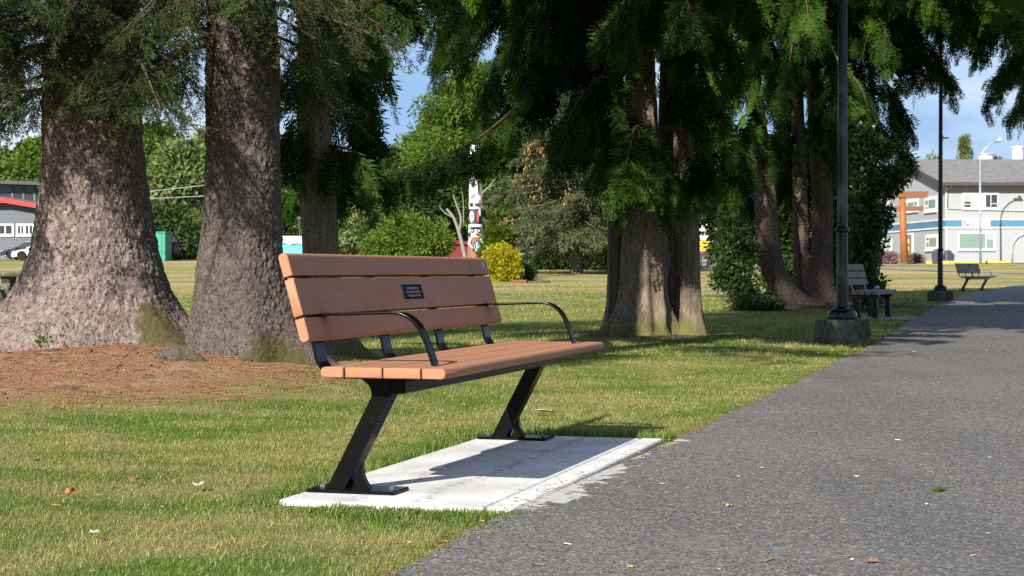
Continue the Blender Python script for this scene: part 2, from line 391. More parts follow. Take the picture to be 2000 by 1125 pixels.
def mat_spruce_bark(name, a, b, cc, moss):
    t = NT(name); o = t.obj(); at_ = t.new('Attribute', attribute_name='plate'); h = t.new('Attribute', attribute_name='ht').outputs['Fac']
    os_ = t.mapv(o, (1, 1, .5)); n = t.noise(os_, 34, 5, .75); n2 = t.noise(o, 2.2, 4, .6); fine = t.noise(os_, 85, 4, .75)
    c = t.mix(at_.outputs['Fac'], a, b); c = t.mix(t.smooth(n, .40, .62), c, cc)
    c = t.mix(t.math('MULTIPLY', t.smooth(t.noise(o, 13, 3, .7), .52, .66), .5), c, tuple(q * k for q, k in zip(b, (1.15, 1.22, 1.25))))
    c = t.mix(t.math('MULTIPLY', t.smooth(n2, .52, .68), .35), c, tuple(q * k for q, k in zip(cc, (1.1, .84, .84))))
    c = t.mix(t.math('MULTIPLY', t.smooth(t.noise(o, 7, 4, .7), .58, .72), .35), c, tuple(q * k for q, k in zip(b, (1.1, 1.3, 1.35))))
    crk = t.math('MAXIMUM', t.smooth(t.math('ADD', h, t.math('MULTIPLY', t.math('SUBTRACT', fine, .5), 1.0)), .30, .10), t.smooth(t.noise(t.mapv(o, (1, 1, .55)), 48, 4, .7), .46, .38)); c = t.mix(t.math('MULTIPLY', crk, .92), c, (.035, .024, .020))
    ms = t.new('Attribute', attribute_name='moss').outputs['Fac']
    msn = t.math('MULTIPLY', t.smooth(t.math('ADD', ms, t.math('MULTIPLY', t.math('SUBTRACT', t.noise(o, 11, 5, .7), .5), .9)), .42, .72), .85)
    c = t.mix(msn, c, t.mix(t.noise(o, 34, 3), (.040, .040, .012), (.105, .096, .026)))
    hh = t.math('ADD', t.math('MULTIPLY', n, 1.0), t.math('MULTIPLY', fine, .8))
    M[name] = t.done(t.bsdf(c, .92, .15, normal=t.bump(hh, .024, 1.0)))
mat_spruce_bark('bark_spruce', (.112, .084, .074), (.345, .278, .254), (.222, .172, .154), 1)
mat_spruce_bark('bark_spruce_dark', (.080, .064, .058), (.165, .136, .123), (.118, .096, .087), 1)  # darker copy: the second spruce's shade is put into its bark colour
def mat_cedar_bark(name, a, b, c3):
    t = NT(name); o = t.obj()
    g = t.noise(t.mapv(o, (13, 13, 1.0)), 2.6, 6, .7, .6); g2 = t.noise(t.mapv(o, (34, 34, 1.6)), 3, 4, .7); n = t.noise(o, 2.4, 4, .6)
    c = t.mix(t.smooth(g, .34, .66), a, b); c = t.mix(t.smooth(n, .45, .75), c, c3); c = t.mix(t.smooth(g2, .42, .28), c, tuple(q * .3 for q in a))
    ms = t.new('Attribute', attribute_name='moss').outputs['Fac']
    msn = t.math('MULTIPLY', t.smooth(t.math('ADD', ms, t.math('MULTIPLY', t.math('SUBTRACT', t.noise(o, 6, 4), .5), .9)), .42, .75), .85)
    c = t.mix(msn, c, t.mix(t.noise(o, 34, 3), (.060, .066, .016), (.165, .165, .050)))
    M[name] = t.done(t.bsdf(c, .92, .15, normal=t.bump(t.math('ADD', g, t.math('MULTIPLY', g2, .6)), .03, .9)))
mat_cedar_bark('bark_cedar', (.115, .085, .058), (.255, .205, .150), (.175, .145, .100))
mat_cedar_bark('bark_cedar_red', (.070, .048, .038), (.135, .098, .080), (.105, .082, .064))
plain('twig', (.075, .050, .038), .9, .1, sc=20)
plain('twig_grey', (.20, .185, .165), .9, .1, sc=20)

# foliage
leafmat('cedar_leaf', (0.015, 0.037, 0.004), (0.028, 0.068, 0.009), (0.051, 0.108, 0.011), .30, 1.9, brown=(.09, .05, .02))
leafmat('spruce_leaf', (0.021, 0.049, 0.014), (0.043, 0.080, 0.022), (0.075, 0.114, 0.030), .25, 1.6, brown=(.070, .042, .026))
leafmat('bush_leaf', (0.022, 0.046, 0.011), (0.038, 0.071, 0.013), (0.021, 0.045, 0.011), .30, 1.8, .35, .4)
leafmat('far_leaf', (0.062, 0.120, 0.023), (0.111, 0.182, 0.037), (0.142, 0.206, 0.053), .35, 1.5)
leafmat('far_dark', (0.022, 0.048, 0.013), (0.044, 0.077, 0.022), (0.060, 0.092, 0.026), .25, 1.5)
leafmat('far_pale', (0.111, 0.155, 0.056), (0.166, 0.208, 0.081), (0.202, 0.232, 0.101), .35, 1.4)
leafmat('far_grey', (0.055, 0.073, 0.033), (0.087, 0.107, 0.050), (0.105, 0.117, 0.055), .25, 1.3)
leafmat('far_pine', (0.046, 0.096, 0.015), (0.088, 0.151, 0.023), (0.113, 0.176, 0.030), .30, 1.5)
leafmat('yellow_leaf', (0.265, 0.253, 0.012), (0.367, 0.316, 0.019), (0.304, 0.279, 0.019), .35, 1.3)
leafmat('hedge_leaf', (0.046, 0.081, 0.006), (0.071, 0.112, 0.010), (0.056, 0.093, 0.009), .3, 1.5)
leafmat('rhodo_leaf', (0.068, 0.121, 0.017), (0.117, 0.178, 0.032), (0.093, 0.149, 0.025), .3, 1.5)
leafmat('heather', (.18, .09, .13), (.26, .16, .19), (.12, .13, .08), .3, 1.3)
plain('cone', (.27, .155, .06), .8, .2, var=.3, sc=2)

# ------------------------------------------------------------------ ground, path, pad
def build_ground():
    ang = np.concatenate([np.linspace(-PI, -.62, 60, endpoint=False), np.linspace(-.62, .62, 300, endpoint=False), np.linspace(.62, PI, 60, endpoint=False)])
    rad = np.concatenate([[0.6], np.geomspace(1.2, 60, 300), np.geomspace(62, 900, 60)])
    A, Rr = np.meshgrid(ang, rad); x, y = Rr * np.sin(A), Rr * np.cos(A); z = zt(x, y)
    # under the pad and the path the soil lies deeper
    na, nr = len(ang), len(rad)
    v = np.stack([x, y, z], -1).reshape(-1, 3)
    i, k = np.meshgrid(np.arange(nr - 1), np.arange(na), indexing='ij'); k2 = (k + 1) % na
    q = np.stack([i * na + k, (i + 1) * na + k, (i + 1) * na + k2, i * na + k2], -1).reshape(-1, 4)[:, ::-1]
    v = np.vstack([v, [[0, 0, Z(0, 0)]]]); c = len(v) - 1
    tr = np.array([[c, (j + 1) % na, j] for j in range(na)])[:, ::-1]
    me = npmesh('lawn', v, tr, q, M['ground'], True); fixn(me)
    if me.polygons[5000].normal.z < 0: me.flip_normals()
    tag(link('lawn', me), kind='structure')
build_ground()

EDGE = [(-30, -10.6), (-8, -4.10), (0, -1.74), (4.74, -.338), (6.04, .018), (8.58, .842), (12, 1.86), (18.2, 3.74), (27.5, 6.31), (36, 8.75), (45.8, 11.75), (53, 14.2), (59.7, 16.9), (66, 20.2), (74, 25.6), (84, 34), (100, 50)]
EY = np.array([e[0] for e in EDGE], float); EXs = np.array([e[1] for e in EDGE], float)
def edge_x(y): return np.interp(y, EY, EXs)
PW = 4.7
def path_z(x, y): return np.maximum(zt(x, y) + .024, -.004)
def build_path():
    ys = np.concatenate([np.linspace(-30, 3.5, 30, endpoint=False), np.arange(3.5, 22, .04), np.arange(22, 70, .25), np.arange(70, 100, 1)])
    ex = edge_x(ys) + np.where((ys > 5.95) & (ys < 8.5), 0, (fbm(ys * 3.1, 0 * ys, 0, 8) - .5) * .07)
    ts = np.array([0, .004, .02, .1, .25, .5, .75, 1.0])
    X = ex[:, None] + ts[None] * PW; Y = np.repeat(ys[:, None], len(ts), 1) - ts[None] * PW * .0
    Zz = np.where(Y < 10, -.004, path_z(X, Y))
    Zz[:, 0] -= .05
    n, m = X.shape; v = np.stack([X, Y, Zz], -1).reshape(-1, 3)
    i, k = np.meshgrid(np.arange(n - 1), np.arange(m - 1), indexing='ij')
    q = np.stack([i * m + k, i * m + k + 1, (i + 1) * m + k + 1, (i + 1) * m + k], -1).reshape(-1, 4)
    me = npmesh('path', v, None, q, M['asphalt'], True); tag(link('path', me), kind='structure')
build_path()

BO = Vector((-.2365, 6.1182, 0)); BU = Vector((math.sin(YAW), math.cos(YAW), 0)); BV = Vector((-math.cos(YAW), math.sin(YAW), 0))
BROT = PI / 2 - YAW
def bw(u, v, z=0): return BO + BU * u + BV * v + Vector((0, 0, z))
def build_pad():
    m = MB(); m.rbox(-.12, 2.46, -.176, .59, -.12, 0, .006); m.rbox(-.10, 2.50, -.285, -.181, -.12, -.001, .006)
    o = m.build('concrete_pad', M['pad']); o.location = BO; o.rotation_euler = (0, 0, BROT); tag(o, kind='structure')
build_pad()

# side path across the far lawn, street strip by the building
def strip(name, pts, wd, mat, lift=.03):
    pts = [Vector((p[0], p[1], 0)) for p in pts]; fine = []
    for a, b in zip(pts[:-1], pts[1:]):
        k = max(2, int((b - a).length / 1.5)); fine += [a.lerp(b, i / k) for i in range(k)]
    fine.append(pts[-1]); v, f = [], []
    for i, p in enumerate(fine):
        t = (fine[min(i + 1, len(fine) - 1)] - fine[max(i - 1, 0)]).normalized(); nrm = Vector((-t.y, t.x, 0))
        for s_ in (-.5, -.17, .17, .5):
            q = p + nrm * wd * s_; v.append((q.x, q.y, Z(q.x, q.y) + lift))
        if i: 
            a = (i - 1) * 4; f += [(a + k, a + k + 1, a + 5 + k, a + 4 + k) for k in range(3)]
    me = bpy.data.meshes.new(name); me.from_pydata(v, [], f); me.materials.append(mat); fixn(me)
    if me.polygons[0].normal.z < 0: me.flip_normals()
    return tag(link(name, me), kind='structure')
plain('far_asphalt', (.20, .20, .205), .9, .2)
plain('road_grey', (.24, .24, .245), .9, .2)
strip('footpath', [(20.5, 100), (21.5, 92), (24, 85), (27.5, 78.5), (33, 72), (44, 62)], 1.6, M['far_asphalt'])
strip('road', [(-90, 138), (-37, 133.5), (0, 128), (14, 122), (22, 116.5), (30, 115.8), (60, 114)], 3.6, M['road_grey'], .05)
strip('parking_lot', [(12.2, 101), (17.5, 140)], 9, M['road_grey'], .07)


# ------------------------------------------------------------------ the bench
def slat_profile(a, b, th, ra, rb, n=6):
    """outline in (v, z): from a to b wide, th thick (z 0..th), edge a rounded by ra, edge b by rb"""
    o = []
    def arc(cx, cz, r, a0, a1, n):
        return [(cx + r * math.cos(a0 + (a1 - a0) * i / n), cz + r * math.sin(a0 + (a1 - a0) * i / n)) for i in range(n + 1)]
    o += arc(a + ra, ra, ra, -PI / 2, -PI, n)[::1]
    o += arc(a + ra, th - ra, ra, PI, PI / 2, n)
    o += arc(b - rb, th - rb, rb, PI / 2, 0, n)
    o += arc(b - rb, rb, rb, 0, -PI / 2, n)
    return o
def slat(u0, u1, prof, mat, parent, name, xf=lambda v, z: (v, z)):
    """prism with slightly eased ends"""
    m = MB(); n = len(prof); cv = sum(p[0] for p in prof) / n; cz = sum(p[1] for p in prof) / n; b = .003
    def ring(u, k): return [(u, *xf(cv + (p[0] - cv) * (1 - k / .06), cz + (p[1] - cz) * (1 - k / .019))) for p in prof]
    us = [(u0, b), (u0 + b, 0)] + [(u0 + (u1 - u0) * i / 8, 0) for i in range(1, 8)] + [(u1 - b, 0), (u1, b)]
    v = [q for u, k in us for q in ring(u, k)]
    f = [(i * n + k, i * n + (k + 1) % n, (i + 1) * n + (k + 1) % n, (i + 1) * n + k) for i in range(len(us) - 1) for k in range(n)]
    f += [tuple(range(n - 1, -1, -1)), tuple((len(us) - 1) * n + k for k in range(n))]
    m.add(v, f); return m.build(name, mat, parent, ang=40)
def strap(path, u0, u1, th, mat, parent, name):
    """a flat bar bent in the v-z plane, u0..u1 wide"""
    m = MB(); P = [Vector((p[0], p[1])) for p in path]; v = []
    for i, p in enumerate(P):
        t = (P[min(i + 1, len(P) - 1)] - P[max(i - 1, 0)]).normalized(); n = Vector((-t.y, t.x)) * th / 2
        e = .002
        for (uu, q) in ((u0 + e, p + n), (u1 - e, p + n), (u1, p + n * .5), (u1, p - n * .5), (u1 - e, p - n), (u0 + e, p - n), (u0, p - n * .5), (u0, p + n * .5)):
            v.append((uu, q.x, q.y))
    f = [(i * 8 + k, i * 8 + (k + 1) % 8, i * 8 + 8 + (k + 1) % 8, i * 8 + 8 + k) for i in range(len(P) - 1) for k in range(8)]
    f += [tuple(range(7, -1, -1)), tuple((len(P) - 1) * 8 + k for k in range(8))]
    m.add(v, f); return m.build(name, mat, parent, ang=40)
def bez(pts, n=8):
    """Catmull-Rom through points"""
    out = []; P = [Vector(p) for p in pts]
    for i in range(len(P) - 1):
        a, b, c, d = P[max(i - 1, 0)], P[i], P[i + 1], P[min(i + 2, len(P) - 1)]
        for k in range(n):
            t = k / n; out.append(.5 * ((2 * b) + (c - a) * t + (2 * a - 5 * b + 4 * c - d) * t * t + (3 * b - a - 3 * c + d) * t ** 3))
    out.append(P[-1]); return out
ZS, TH = .4706, .038
PHI, VB, ZB = .2785, .5206, .564
def backxf(v, z):       # (distance up the back, depth behind its face) -> (v, z)
    return (VB + v * math.sin(PHI) + (z) * math.cos(PHI), ZB + v * math.cos(PHI) - z * math.sin(PHI))
def text_mesh(body, size, mat, name, parent, align='CENTER'):
    c = bpy.data.curves.new('t', 'FONT'); c.body = body; c.size = size; c.align_x = align; c.align_y = 'CENTER'; c.extrude = 0.0006; c.resolution_u = 2
    o = bpy.data.objects.new('t', c); COL.objects.link(o); dg = bpy.context.evaluated_depsgraph_get()
    me = bpy.data.meshes.new_from_object(o.evaluated_get(dg)); bpy.data.objects.remove(o); bpy.data.curves.remove(c)
    me.materials.clear(); me.materials.append(mat); me.name = name
    return link(name, me, parent)
plain('plaque_black', (.004, .005, .008), .6, .1); plain('bronze', (.27, .20, .15), .45, .5, .3); plain('plaque_text', (.34, .28, .24), .5, .4)
plain('sticker_blue', (.06, .20, .38), .4, .4); plain('sticker_white', (.7, .72, .74), .4, .4); plain('bolt_steel', (.16, .16, .155), .5, .4, .6)
def make_bench(wood, metal, plaque):
    B = empty('park_bench'); L = 2.438
    g = .0075
    x = 0; rows = [(0, .089, .018, .004), (.089 + g, .229 + g, .004, .004), (.229 + 2 * g, .369 + 2 * g, .004, .004), (.369 + 3 * g, .458 + 3 * g, .004, .0185)]
    for i, (a, b, ra, rb) in enumerate(rows):
        du = (.0, .0, .002, .0)[i]
        slat(0 + du, L + du, [(p[0], p[1] + ZS - TH) for p in slat_profile(a, b, TH, ra, rb)], wood, B, 'seat_slat')
    for i, (a, b, ra, rb) in enumerate([(0, .089, .017, .004), (.099, .239, .004, .004), (.249, .338, .004, .017)]):
        slat(0, L, slat_profile(a, b, TH, ra, rb), wood, B, 'back_slat', backxf)
    # four bent flat bars carry the boards
    path = [(.09, ZS - TH - .006), (.30, ZS - TH - .006), (.44, ZS - TH - .006)] 
    cur = bez([(.44, ZS - TH - .006), (.505, ZS - TH + .006), (.545, ZS - TH + .05), backxf(-.02, TH + .006), backxf(.10, TH + .006)], 6)
    path += [tuple(p) for p in cur[1:]] + [backxf(.325, TH + .006)]
    for u in (.17, .875, 1.563, 2.268): strap(path, u - .048, u + .048, .011, metal, B, 'back_support')
    for u in (.19, 2.25):
        ap = [backxf(.094, TH + .012)] + [backxf(.094, -.01)] + [tuple(p) for p in bez([(.46, .6575), (.27, .664), (.215, .655), (.175, .627), (.147, .585), (.124, .53), (.104, ZS + .002)], 6)]
        strap(ap, u - .03, u + .03, .0105, metal, B, 'armrest')
    MB().rbox(.13, L - .13, .20, .262, ZS - TH - .064, ZS - TH - .0125, .005).build('seat_beam', metal, B)
    for side in (0, 1):
        def U(u): return u if side == 0 else L - u
        m = MB()
        m.prism([(.440, .012), (.512, .012), (.300, ZS - TH - .012), (.228, ZS - TH - .012)], U(.135), U(.215))
        lg = m.build('leg', metal, B)
        top = [(.290, ZS - TH - .012), (.385, ZS - TH - .012)] + [tuple(p) for p in bez([(.385, ZS - TH - .012), (.352, .392), (.342, .355), (.345, .318)], 4)][1:] + [(.352, .30)]
        MB().prism(top, U(.160), U(.190)).build('gusset', metal, lg)
        low = [(.42, .012), (.352, .012)] + [tuple(p) for p in bez([(.352, .012), (.372, .045), (.381, .075), (.385, .105)], 4)][1:]
        MB().prism(low, U(.160), U(.190)).build('gusset', metal, lg)
        fp = MB().rbox(min(U(.085), U(.255)), max(U(.085), U(.255)), .2286, .574, .0005, .0135, .004).build('foot_plate', metal, B)
        for vv in (.265, .54):
            MB().lathe([(.013, .0135), (.013, .020), (.010, .022), (.006, .022), (.006, .026), (.003, .027)], 8, (U(.17), vv, 0)).build('bolt', M['bolt_steel'], fp)
    if plaque:
        # plaque on the middle board: bronze rim, black field, three lines of lettering
        uc, t0, t1 = 1.235, .134, .209
        def plate(u0, u1, a, b, d0, d1, name, mat, par):
            m = MB(); v = [(u, *backxf(t, d)) for d in (d0, d1) for (u, t) in ((u0, a), (u1, a), (u1, b), (u0, b))]
            m.add(v, [(0, 1, 2, 3), (7, 6, 5, 4), (0, 4, 5, 1), (1, 5, 6, 2), (2, 6, 7, 3), (3, 7, 4, 0)]); return m.build(name, mat, par)
        pq = plate(uc - .128, uc + .128, t0, t1, .001, -.003, 'plaque', M['bronze'], B)
        plate(uc - .123, uc + .123, t0 + .004, t1 - .004, -.001, -.0042, 'plaque_face', M['plaque_black'], pq)
        for k, (tx, sz) in enumerate((('IN LOVING MEMORY OF', .0135), ('JACOB and MARY GIESBRECHT', .0135), ('TOGETHER IN EVERYTHING', .0125))):
            o = text_mesh(tx, sz, M['plaque_text'], 'plaque_lettering', pq)
            v, z = backxf(t1 - .023 - k * .0165, -.0050); o.location = (uc, v, z)
            # text plane: x -> u, y -> up the back, z -> out of the face
            o.rotation_euler = Matrix(((1, 0, 0), (0, math.sin(PHI), -math.cos(PHI)), (0, math.cos(PHI), math.sin(PHI)))).to_euler()
        def disc(uc, tc_, ru, rt, d, name, mat, par):
            m = MB(); v = [(uc + ru * math.cos(a), *backxf(tc_ + rt * math.sin(a), dd)) for dd in (d + .001, d) for a in [2 * PI * k / 20 for k in range(20)]]
            m.add(v, [tuple(range(20)), tuple(range(39, 19, -1))] + [(k, (k + 1) % 20, 20 + (k + 1) % 20, 20 + k) for k in range(20)]); return m.build(name, mat, par)
        st = disc(2.37, .296, .026, .020, -.001, 'sticker', M['sticker_blue'], B)
        for k in (-1, 0, 1): disc(2.37, .296 + k * .009, .016, .0016, -.0022, 'sticker_print', M['sticker_white'], st)
    return B
bench = make_bench(M['plastic_lumber'], M['black_metal'], True)
bench.location = BO; bench.rotation_euler = (0, 0, BROT)
tag(bench, 'brown slatted park bench with black metal frame and plaque on a concrete pad', 'bench')

# ------------------------------------------------------------------ trunks
def trunk_mesh(name, prof, cen, mat, lobes=(), bark='spruce', zfine=3.2, step=.012, amp=.011, moss=None, squash=1.0, seed=0, extra=None, nmax=400, flute=None):
    """prof: [(z, r)], cen: [(z, x, y)] in local metres; lobes: [(angle, extra radius at the ground, angular width, height)]"""
    pz = np.array([p[0] for p in prof]); pr = np.array([p[1] for p in prof])
    cz = np.array([p[0] for p in cen]); cx = np.array([p[1] for p in cen]); cy = np.array([p[2] for p in cen])
    zs = np.concatenate([np.arange(pz[0], min(zfine, pz[-1]), step), np.geomspace(max(zfine, .1), pz[-1], 40)[0 if pz[-1] > zfine else 39:]])
    zs = np.unique(zs)
    n = int(min(nmax, max(24, 2 * PI * np.interp(.6, pz, pr) / (step * .95))))
    th = np.linspace(0, 2 * PI, n, endpoint=False)
    T, Zz = np.meshgrid(th, zs)
    sm = np.array([np.interp(zs, pz, pr)]).T * np.ones_like(T)
    for (a, e, wd, h) in lobes:
        da = (T - a + PI) % (2 * PI) - PI
        sm = sm + e * np.exp(-(da / wd) ** 2) * np.exp(-np.maximum(Zz, -.1) / h)
    if flute is not None:
        for (a, e, wd) in flute:
            tw = a + .12 * Zz + (vnoise(Zz * 1.6 + a * 7, 0 * Zz, 0, seed) - .5) * .5 + (vnoise(Zz * 5 + a * 3, 0 * Zz, 0, seed + 1) - .5) * .12; da = (T - tw + PI) % (2 * PI) - PI
            sm = sm + e * np.exp(-(da / wd) ** 2) * np.interp(Zz, [0, 1.5, 4], [1, .8, .35])
    Cx = np.interp(zs, cz, cx)[:, None]; Cy = np.interp(zs, cz, cy)[:, None]
    X = Cx + sm * np.cos(T); Y = Cy + sm * np.sin(T) * squash
    if bark == 'spruce':
        wx, wy, wz = X + (vnoise(X * 9, Y * 9, Zz * 9, seed) - .5) * .05, Y + (vnoise(X * 9, Y * 9, Zz * 9, seed + 1) - .5) * .05, Zz + (vnoise(X * 9, Y * 9, Zz * 9, seed + 2) - .5) * .05
        f1, f2, cid = worley(wx * 44, wy * 44, wz * 19, seed + 3)
        pl = np.clip((f2 - f1) * 2.4, 0, 1) ** .6; h = pl * (.35 + .65 * cid)
        g1, g2, gid = worley(wx * 15, wy * 15, wz * 9, seed + 31)
        h = .50 * h + .20 * np.clip((g2 - g1) * 3.0, 0, 1) * (.5 + .5 * gid) + .30 * fbm(X * 30, Y * 30, Zz * 20, seed + 40, 3)
        big = fbm(X * 3, Y * 3, Zz * 1.5, seed + 8) - .5
        d = amp * (h - .5) * 1.8 + big * .05
        plate = cid
    else:
        ph = T * 1.0
        a = fbm(np.cos(T) * 5 + 3, np.sin(T) * 5, Zz * .55, seed + 2, 5); b = fbm(np.cos(T) * 17, np.sin(T) * 17 + 5, Zz * 1.2, seed + 3, 3)
        d = (a - .5) * amp * 5 + (np.abs(b - .5) * -2 + .3) * amp * 1.2; h = np.clip(a, 0, 1); plate = b
    fade = np.clip(Zz / .3 + .7, .3, 1)
    k = (sm + d * fade) / np.maximum(sm, 1e-4)
    X = Cx + (X - Cx) * k; Y = Cy + (Y - Cy) * k
    v = np.stack([X, Y, Zz], -1).reshape(-1, 3); m = len(zs)
    i, j = np.meshgrid(np.arange(m - 1), np.arange(n), indexing='ij'); j2 = (j + 1) % n
    q = np.stack([i * n + j, i * n + j2, (i + 1) * n + j2, (i + 1) * n + j], -1).reshape(-1, 4)
    nv = len(v)
    if extra is not None and extra.v:
        ev = np.array(extra.v); v = np.vstack([v, ev]); fq = [tuple(a + nv for a in f) for f in extra.f if len(f) == 4]; q = np.vstack([q, np.array(fq)])
    me = npmesh(name, v, None, q, mat, True)
    if len(v) > nv:
        me.materials.append(M['twig']); mi = np.zeros(len(q), np.int32); mi[len(q) - len(fq):] = 1; me.polygons.foreach_set('material_index', mi)
    def att(nm, arr, dflt=.6):
        A = np.full(len(v), dflt, np.float32); A[:nv] = np.asarray(arr, np.float32).ravel(); x = me.attributes.new(nm, 'FLOAT', 'POINT'); x.data.foreach_set('value', A)
    att('plate', plate); att('ht', h)
    ms = np.zeros_like(Zz) if moss is None else moss(T, Zz)
    att('moss', ms, 0)
    return me

# ------------------------------------------------------------------ foliage pieces (prototypes for scattered sprays)
def leafcards(rows, name, mat, brown=None):
    """rows: list of (p, dir, normal, length, width): pointed leaf quads"""
    p = np.array([r[0] for r in rows], float); d = np.array([r[1] for r in rows], float); n = np.array([r[2] for r in rows], float)
    L = np.array([r[3] for r in rows])[:, None]; W = np.array([r[4] for r in rows])[:, None]
    d /= np.linalg.norm(d, axis=1)[:, None]; s = np.cross(n, d); s /= np.maximum(np.linalg.norm(s, axis=1), 1e-6)[:, None]
    v = np.stack([p, p + d * L * .45 + s * W / 2, p + d * L, p + d * L * .45 - s * W / 2], 1).reshape(-1, 3)
    q = np.arange(len(v)).reshape(-1, 4)
    me = npmesh(name, v, None, q, mat)
    if brown is not None:
        A = np.repeat(np.asarray(brown, np.float32), 4); x = me.attributes.new('brown', 'FLOAT', 'POINT'); x.data.foreach_set('value', A)
    return me
def proto(me):
    return bpy.data.objects.new(me.name, me)      # never linked to the scene: only a shape for scattering
def cedar_spray(seed, L=.34, fine=1.0):
    rg = random.Random(seed); rows, br = [], []
    # flat frond along +x (drooping towards -z at the tip), spread in y
    n = int(11 / fine)
    def curve(t): return Vector((L * t, .03 * math.sin(t * 3 + seed), -.05 * t * t - .01))
    for i in range(n):
        t = (i + .5) / n; c = curve(t); w = .115 * math.sin(PI * (.12 + .86 * t)) ** .7 * (1.1 - .35 * t)
        for sg in (-1, 1):
            if rg.random() < .08: continue
            a = R(rg.uniform(28, 48)) * sg; ln = w * rg.uniform(.8, 1.25) * 1.25
            d = Vector((math.cos(a), math.sin(a), rg.uniform(-.45, .05))); k = max(2, int(3 / fine))
            for j in range(k):
                q = c + d * ln * j / k; b = R(rg.uniform(15, 45)) * (1 if j % 2 else -1)
                dd = Vector((math.cos(a + b), math.sin(a + b), d.z + rg.uniform(-.3, .1)))
                rows.append((q, dd, (rg.uniform(-.3, .3), rg.uniform(-.3, .3), 1), ln / k * 1.9, .015 * fine * rg.uniform(.8, 1.3))); br.append(0)
            rows.append((c, d, (0, rg.uniform(-.3, .3), 1), ln, .012 * fine)); br.append(0)
        rows.append((c, curve(min(1, t + .12)) - c, (0, .3, 1), L / n * 1.5, .012)); br.append(.7 if t < .5 else .1)
    return rows, br
def spruce_sprig(seed, L=.30, brownish=.3):
    rg = random.Random(seed); rows, br = [], []
    def twig(p0, d0, ln, lev, bare):
        n = max(3, int(ln / .018)); d0 = d0.normalized(); p = Vector(p0); sag = Vector((0, 0, -.10))
        for i in range(n):
            t = i / n; d = (d0 + sag * t).normalized(); step = ln / n
            rows.append((p, d, (rg.uniform(-1, 1), rg.uniform(-1, 1), 1), step * 1.5, .0045)); br.append(1.0)
            if t > bare:
                for k in range(4):
                    s = d.orthogonal(); s.rotate(Matrix.Rotation(rg.uniform(0, 2 * PI), 3, d))
                    nd = (d * .75 + s * .85).normalized(); rows.append((p + d * step * rg.random(), nd, tuple(nd.orthogonal()), rg.uniform(.019, .028), .0056)); br.append(0 if rg.random() > .05 else .8)
            p = p + d * step
            if lev < 2 and i > 1 and rg.random() < (.42 if lev == 0 else .16):
                sd_ = Vector((0, 1 if i % 2 else -1, rg.uniform(-.7, .1))); nd = (d * .9 + sd_ * .8)
                twig(p, nd, ln * rg.uniform(.25, .5) * (1 - .4 * t), lev + 1, bare * rg.uniform(.2, 1.0))
    twig((0, 0, 0), Vector((1, 0, 0)), L, 0, brownish)
    return rows, br
def leaf_clump(seed, mat, n=40, rad=.35, ll=.09, lw=.05, flat=.6, name='leaf_clump'):
    rg = random.Random(seed); rows = []
    for i in range(n):
        v = Vector((rg.gauss(0, 1), rg.gauss(0, 1), rg.gauss(0, 1) * flat)).normalized() * rad * rg.random() ** .45
        d = (v.normalized() + Vector((rg.gauss(0, .6), rg.gauss(0, .6), rg.gauss(0, .5) - .2)))
        nn = (rg.gauss(0, .6), rg.gauss(0, .6), 1)
        rows.append((v, d, nn, ll * rg.uniform(.7, 1.3), lw * rg.uniform(.7, 1.3)))
    return leafcards(rows, name, mat, [0] * n)
def needle_clump(seed, mat, n=46, L=.9, w=.34, ll=.16, lw=.03):
    rg = random.Random(seed); rows = []
    for i in range(n):
        t = rg.random(); p = Vector((L * t, rg.uniform(-1, 1) * w * (1 - .6 * t), -.25 * L * t * t + rg.gauss(0, .04)))
        d = Vector((1, rg.gauss(0, .8), rg.gauss(-.35, .35)))
        rows.append((p, d, (rg.gauss(0, .5), rg.gauss(0, .5), 1), ll * rg.uniform(.7, 1.4), lw * rg.uniform(.8, 1.4)))
    return leafcards(rows, 'needle_clump', mat, [0] * n)

_groups = {}
def scatter_group(protos):
    key = tuple(p.name for p in protos)
    if key in _groups: return _groups[key]
    g = bpy.data.node_groups.new('scatter', 'GeometryNodeTree')
    g.interface.new_socket('Geometry', in_out='INPUT', socket_type='NodeSocketGeometry'); g.interface.new_socket('Geometry', in_out='OUTPUT', socket_type='NodeSocketGeometry')
    n, l = g.nodes, g.links; gi = n.new('NodeGroupInput'); go = n.new('NodeGroupOutput'); ip = n.new('GeometryNodeInstanceOnPoints'); jn = n.new('GeometryNodeJoinGeometry')
    for p in protos:
        oi = n.new('GeometryNodeObjectInfo'); oi.inputs['Object'].default_value = p; oi.transform_space = 'ORIGINAL'
        gt = n.new('GeometryNodeGeometryToInstance'); l.new(oi.outputs['Geometry'], gt.inputs[0]); l.new(gt.outputs[0], jn.inputs[0])
    def attr(nm, ty):
        a = n.new('GeometryNodeInputNamedAttribute'); a.data_type = ty; a.inputs['Name'].default_value = nm
        return [s for s in a.outputs if s.enabled and s.name == 'Attribute'][0]
    er = n.new('FunctionNodeEulerToRotation')
    l.new(attr('rot', 'FLOAT_VECTOR'), er.inputs[0]); l.new(gi.outputs[0], ip.inputs['Points']); l.new(jn.outputs[0], ip.inputs['Instance'])
    ip.inputs['Pick Instance'].default_value = True
    l.new(attr('idx', 'INT'), ip.inputs['Instance Index']); l.new(er.outputs[0], ip.inputs['Rotation']); l.new(attr('scl', 'FLOAT'), ip.inputs['Scale'])
    l.new(ip.outputs[0], go.inputs[0]); _groups[key] = g
    return g
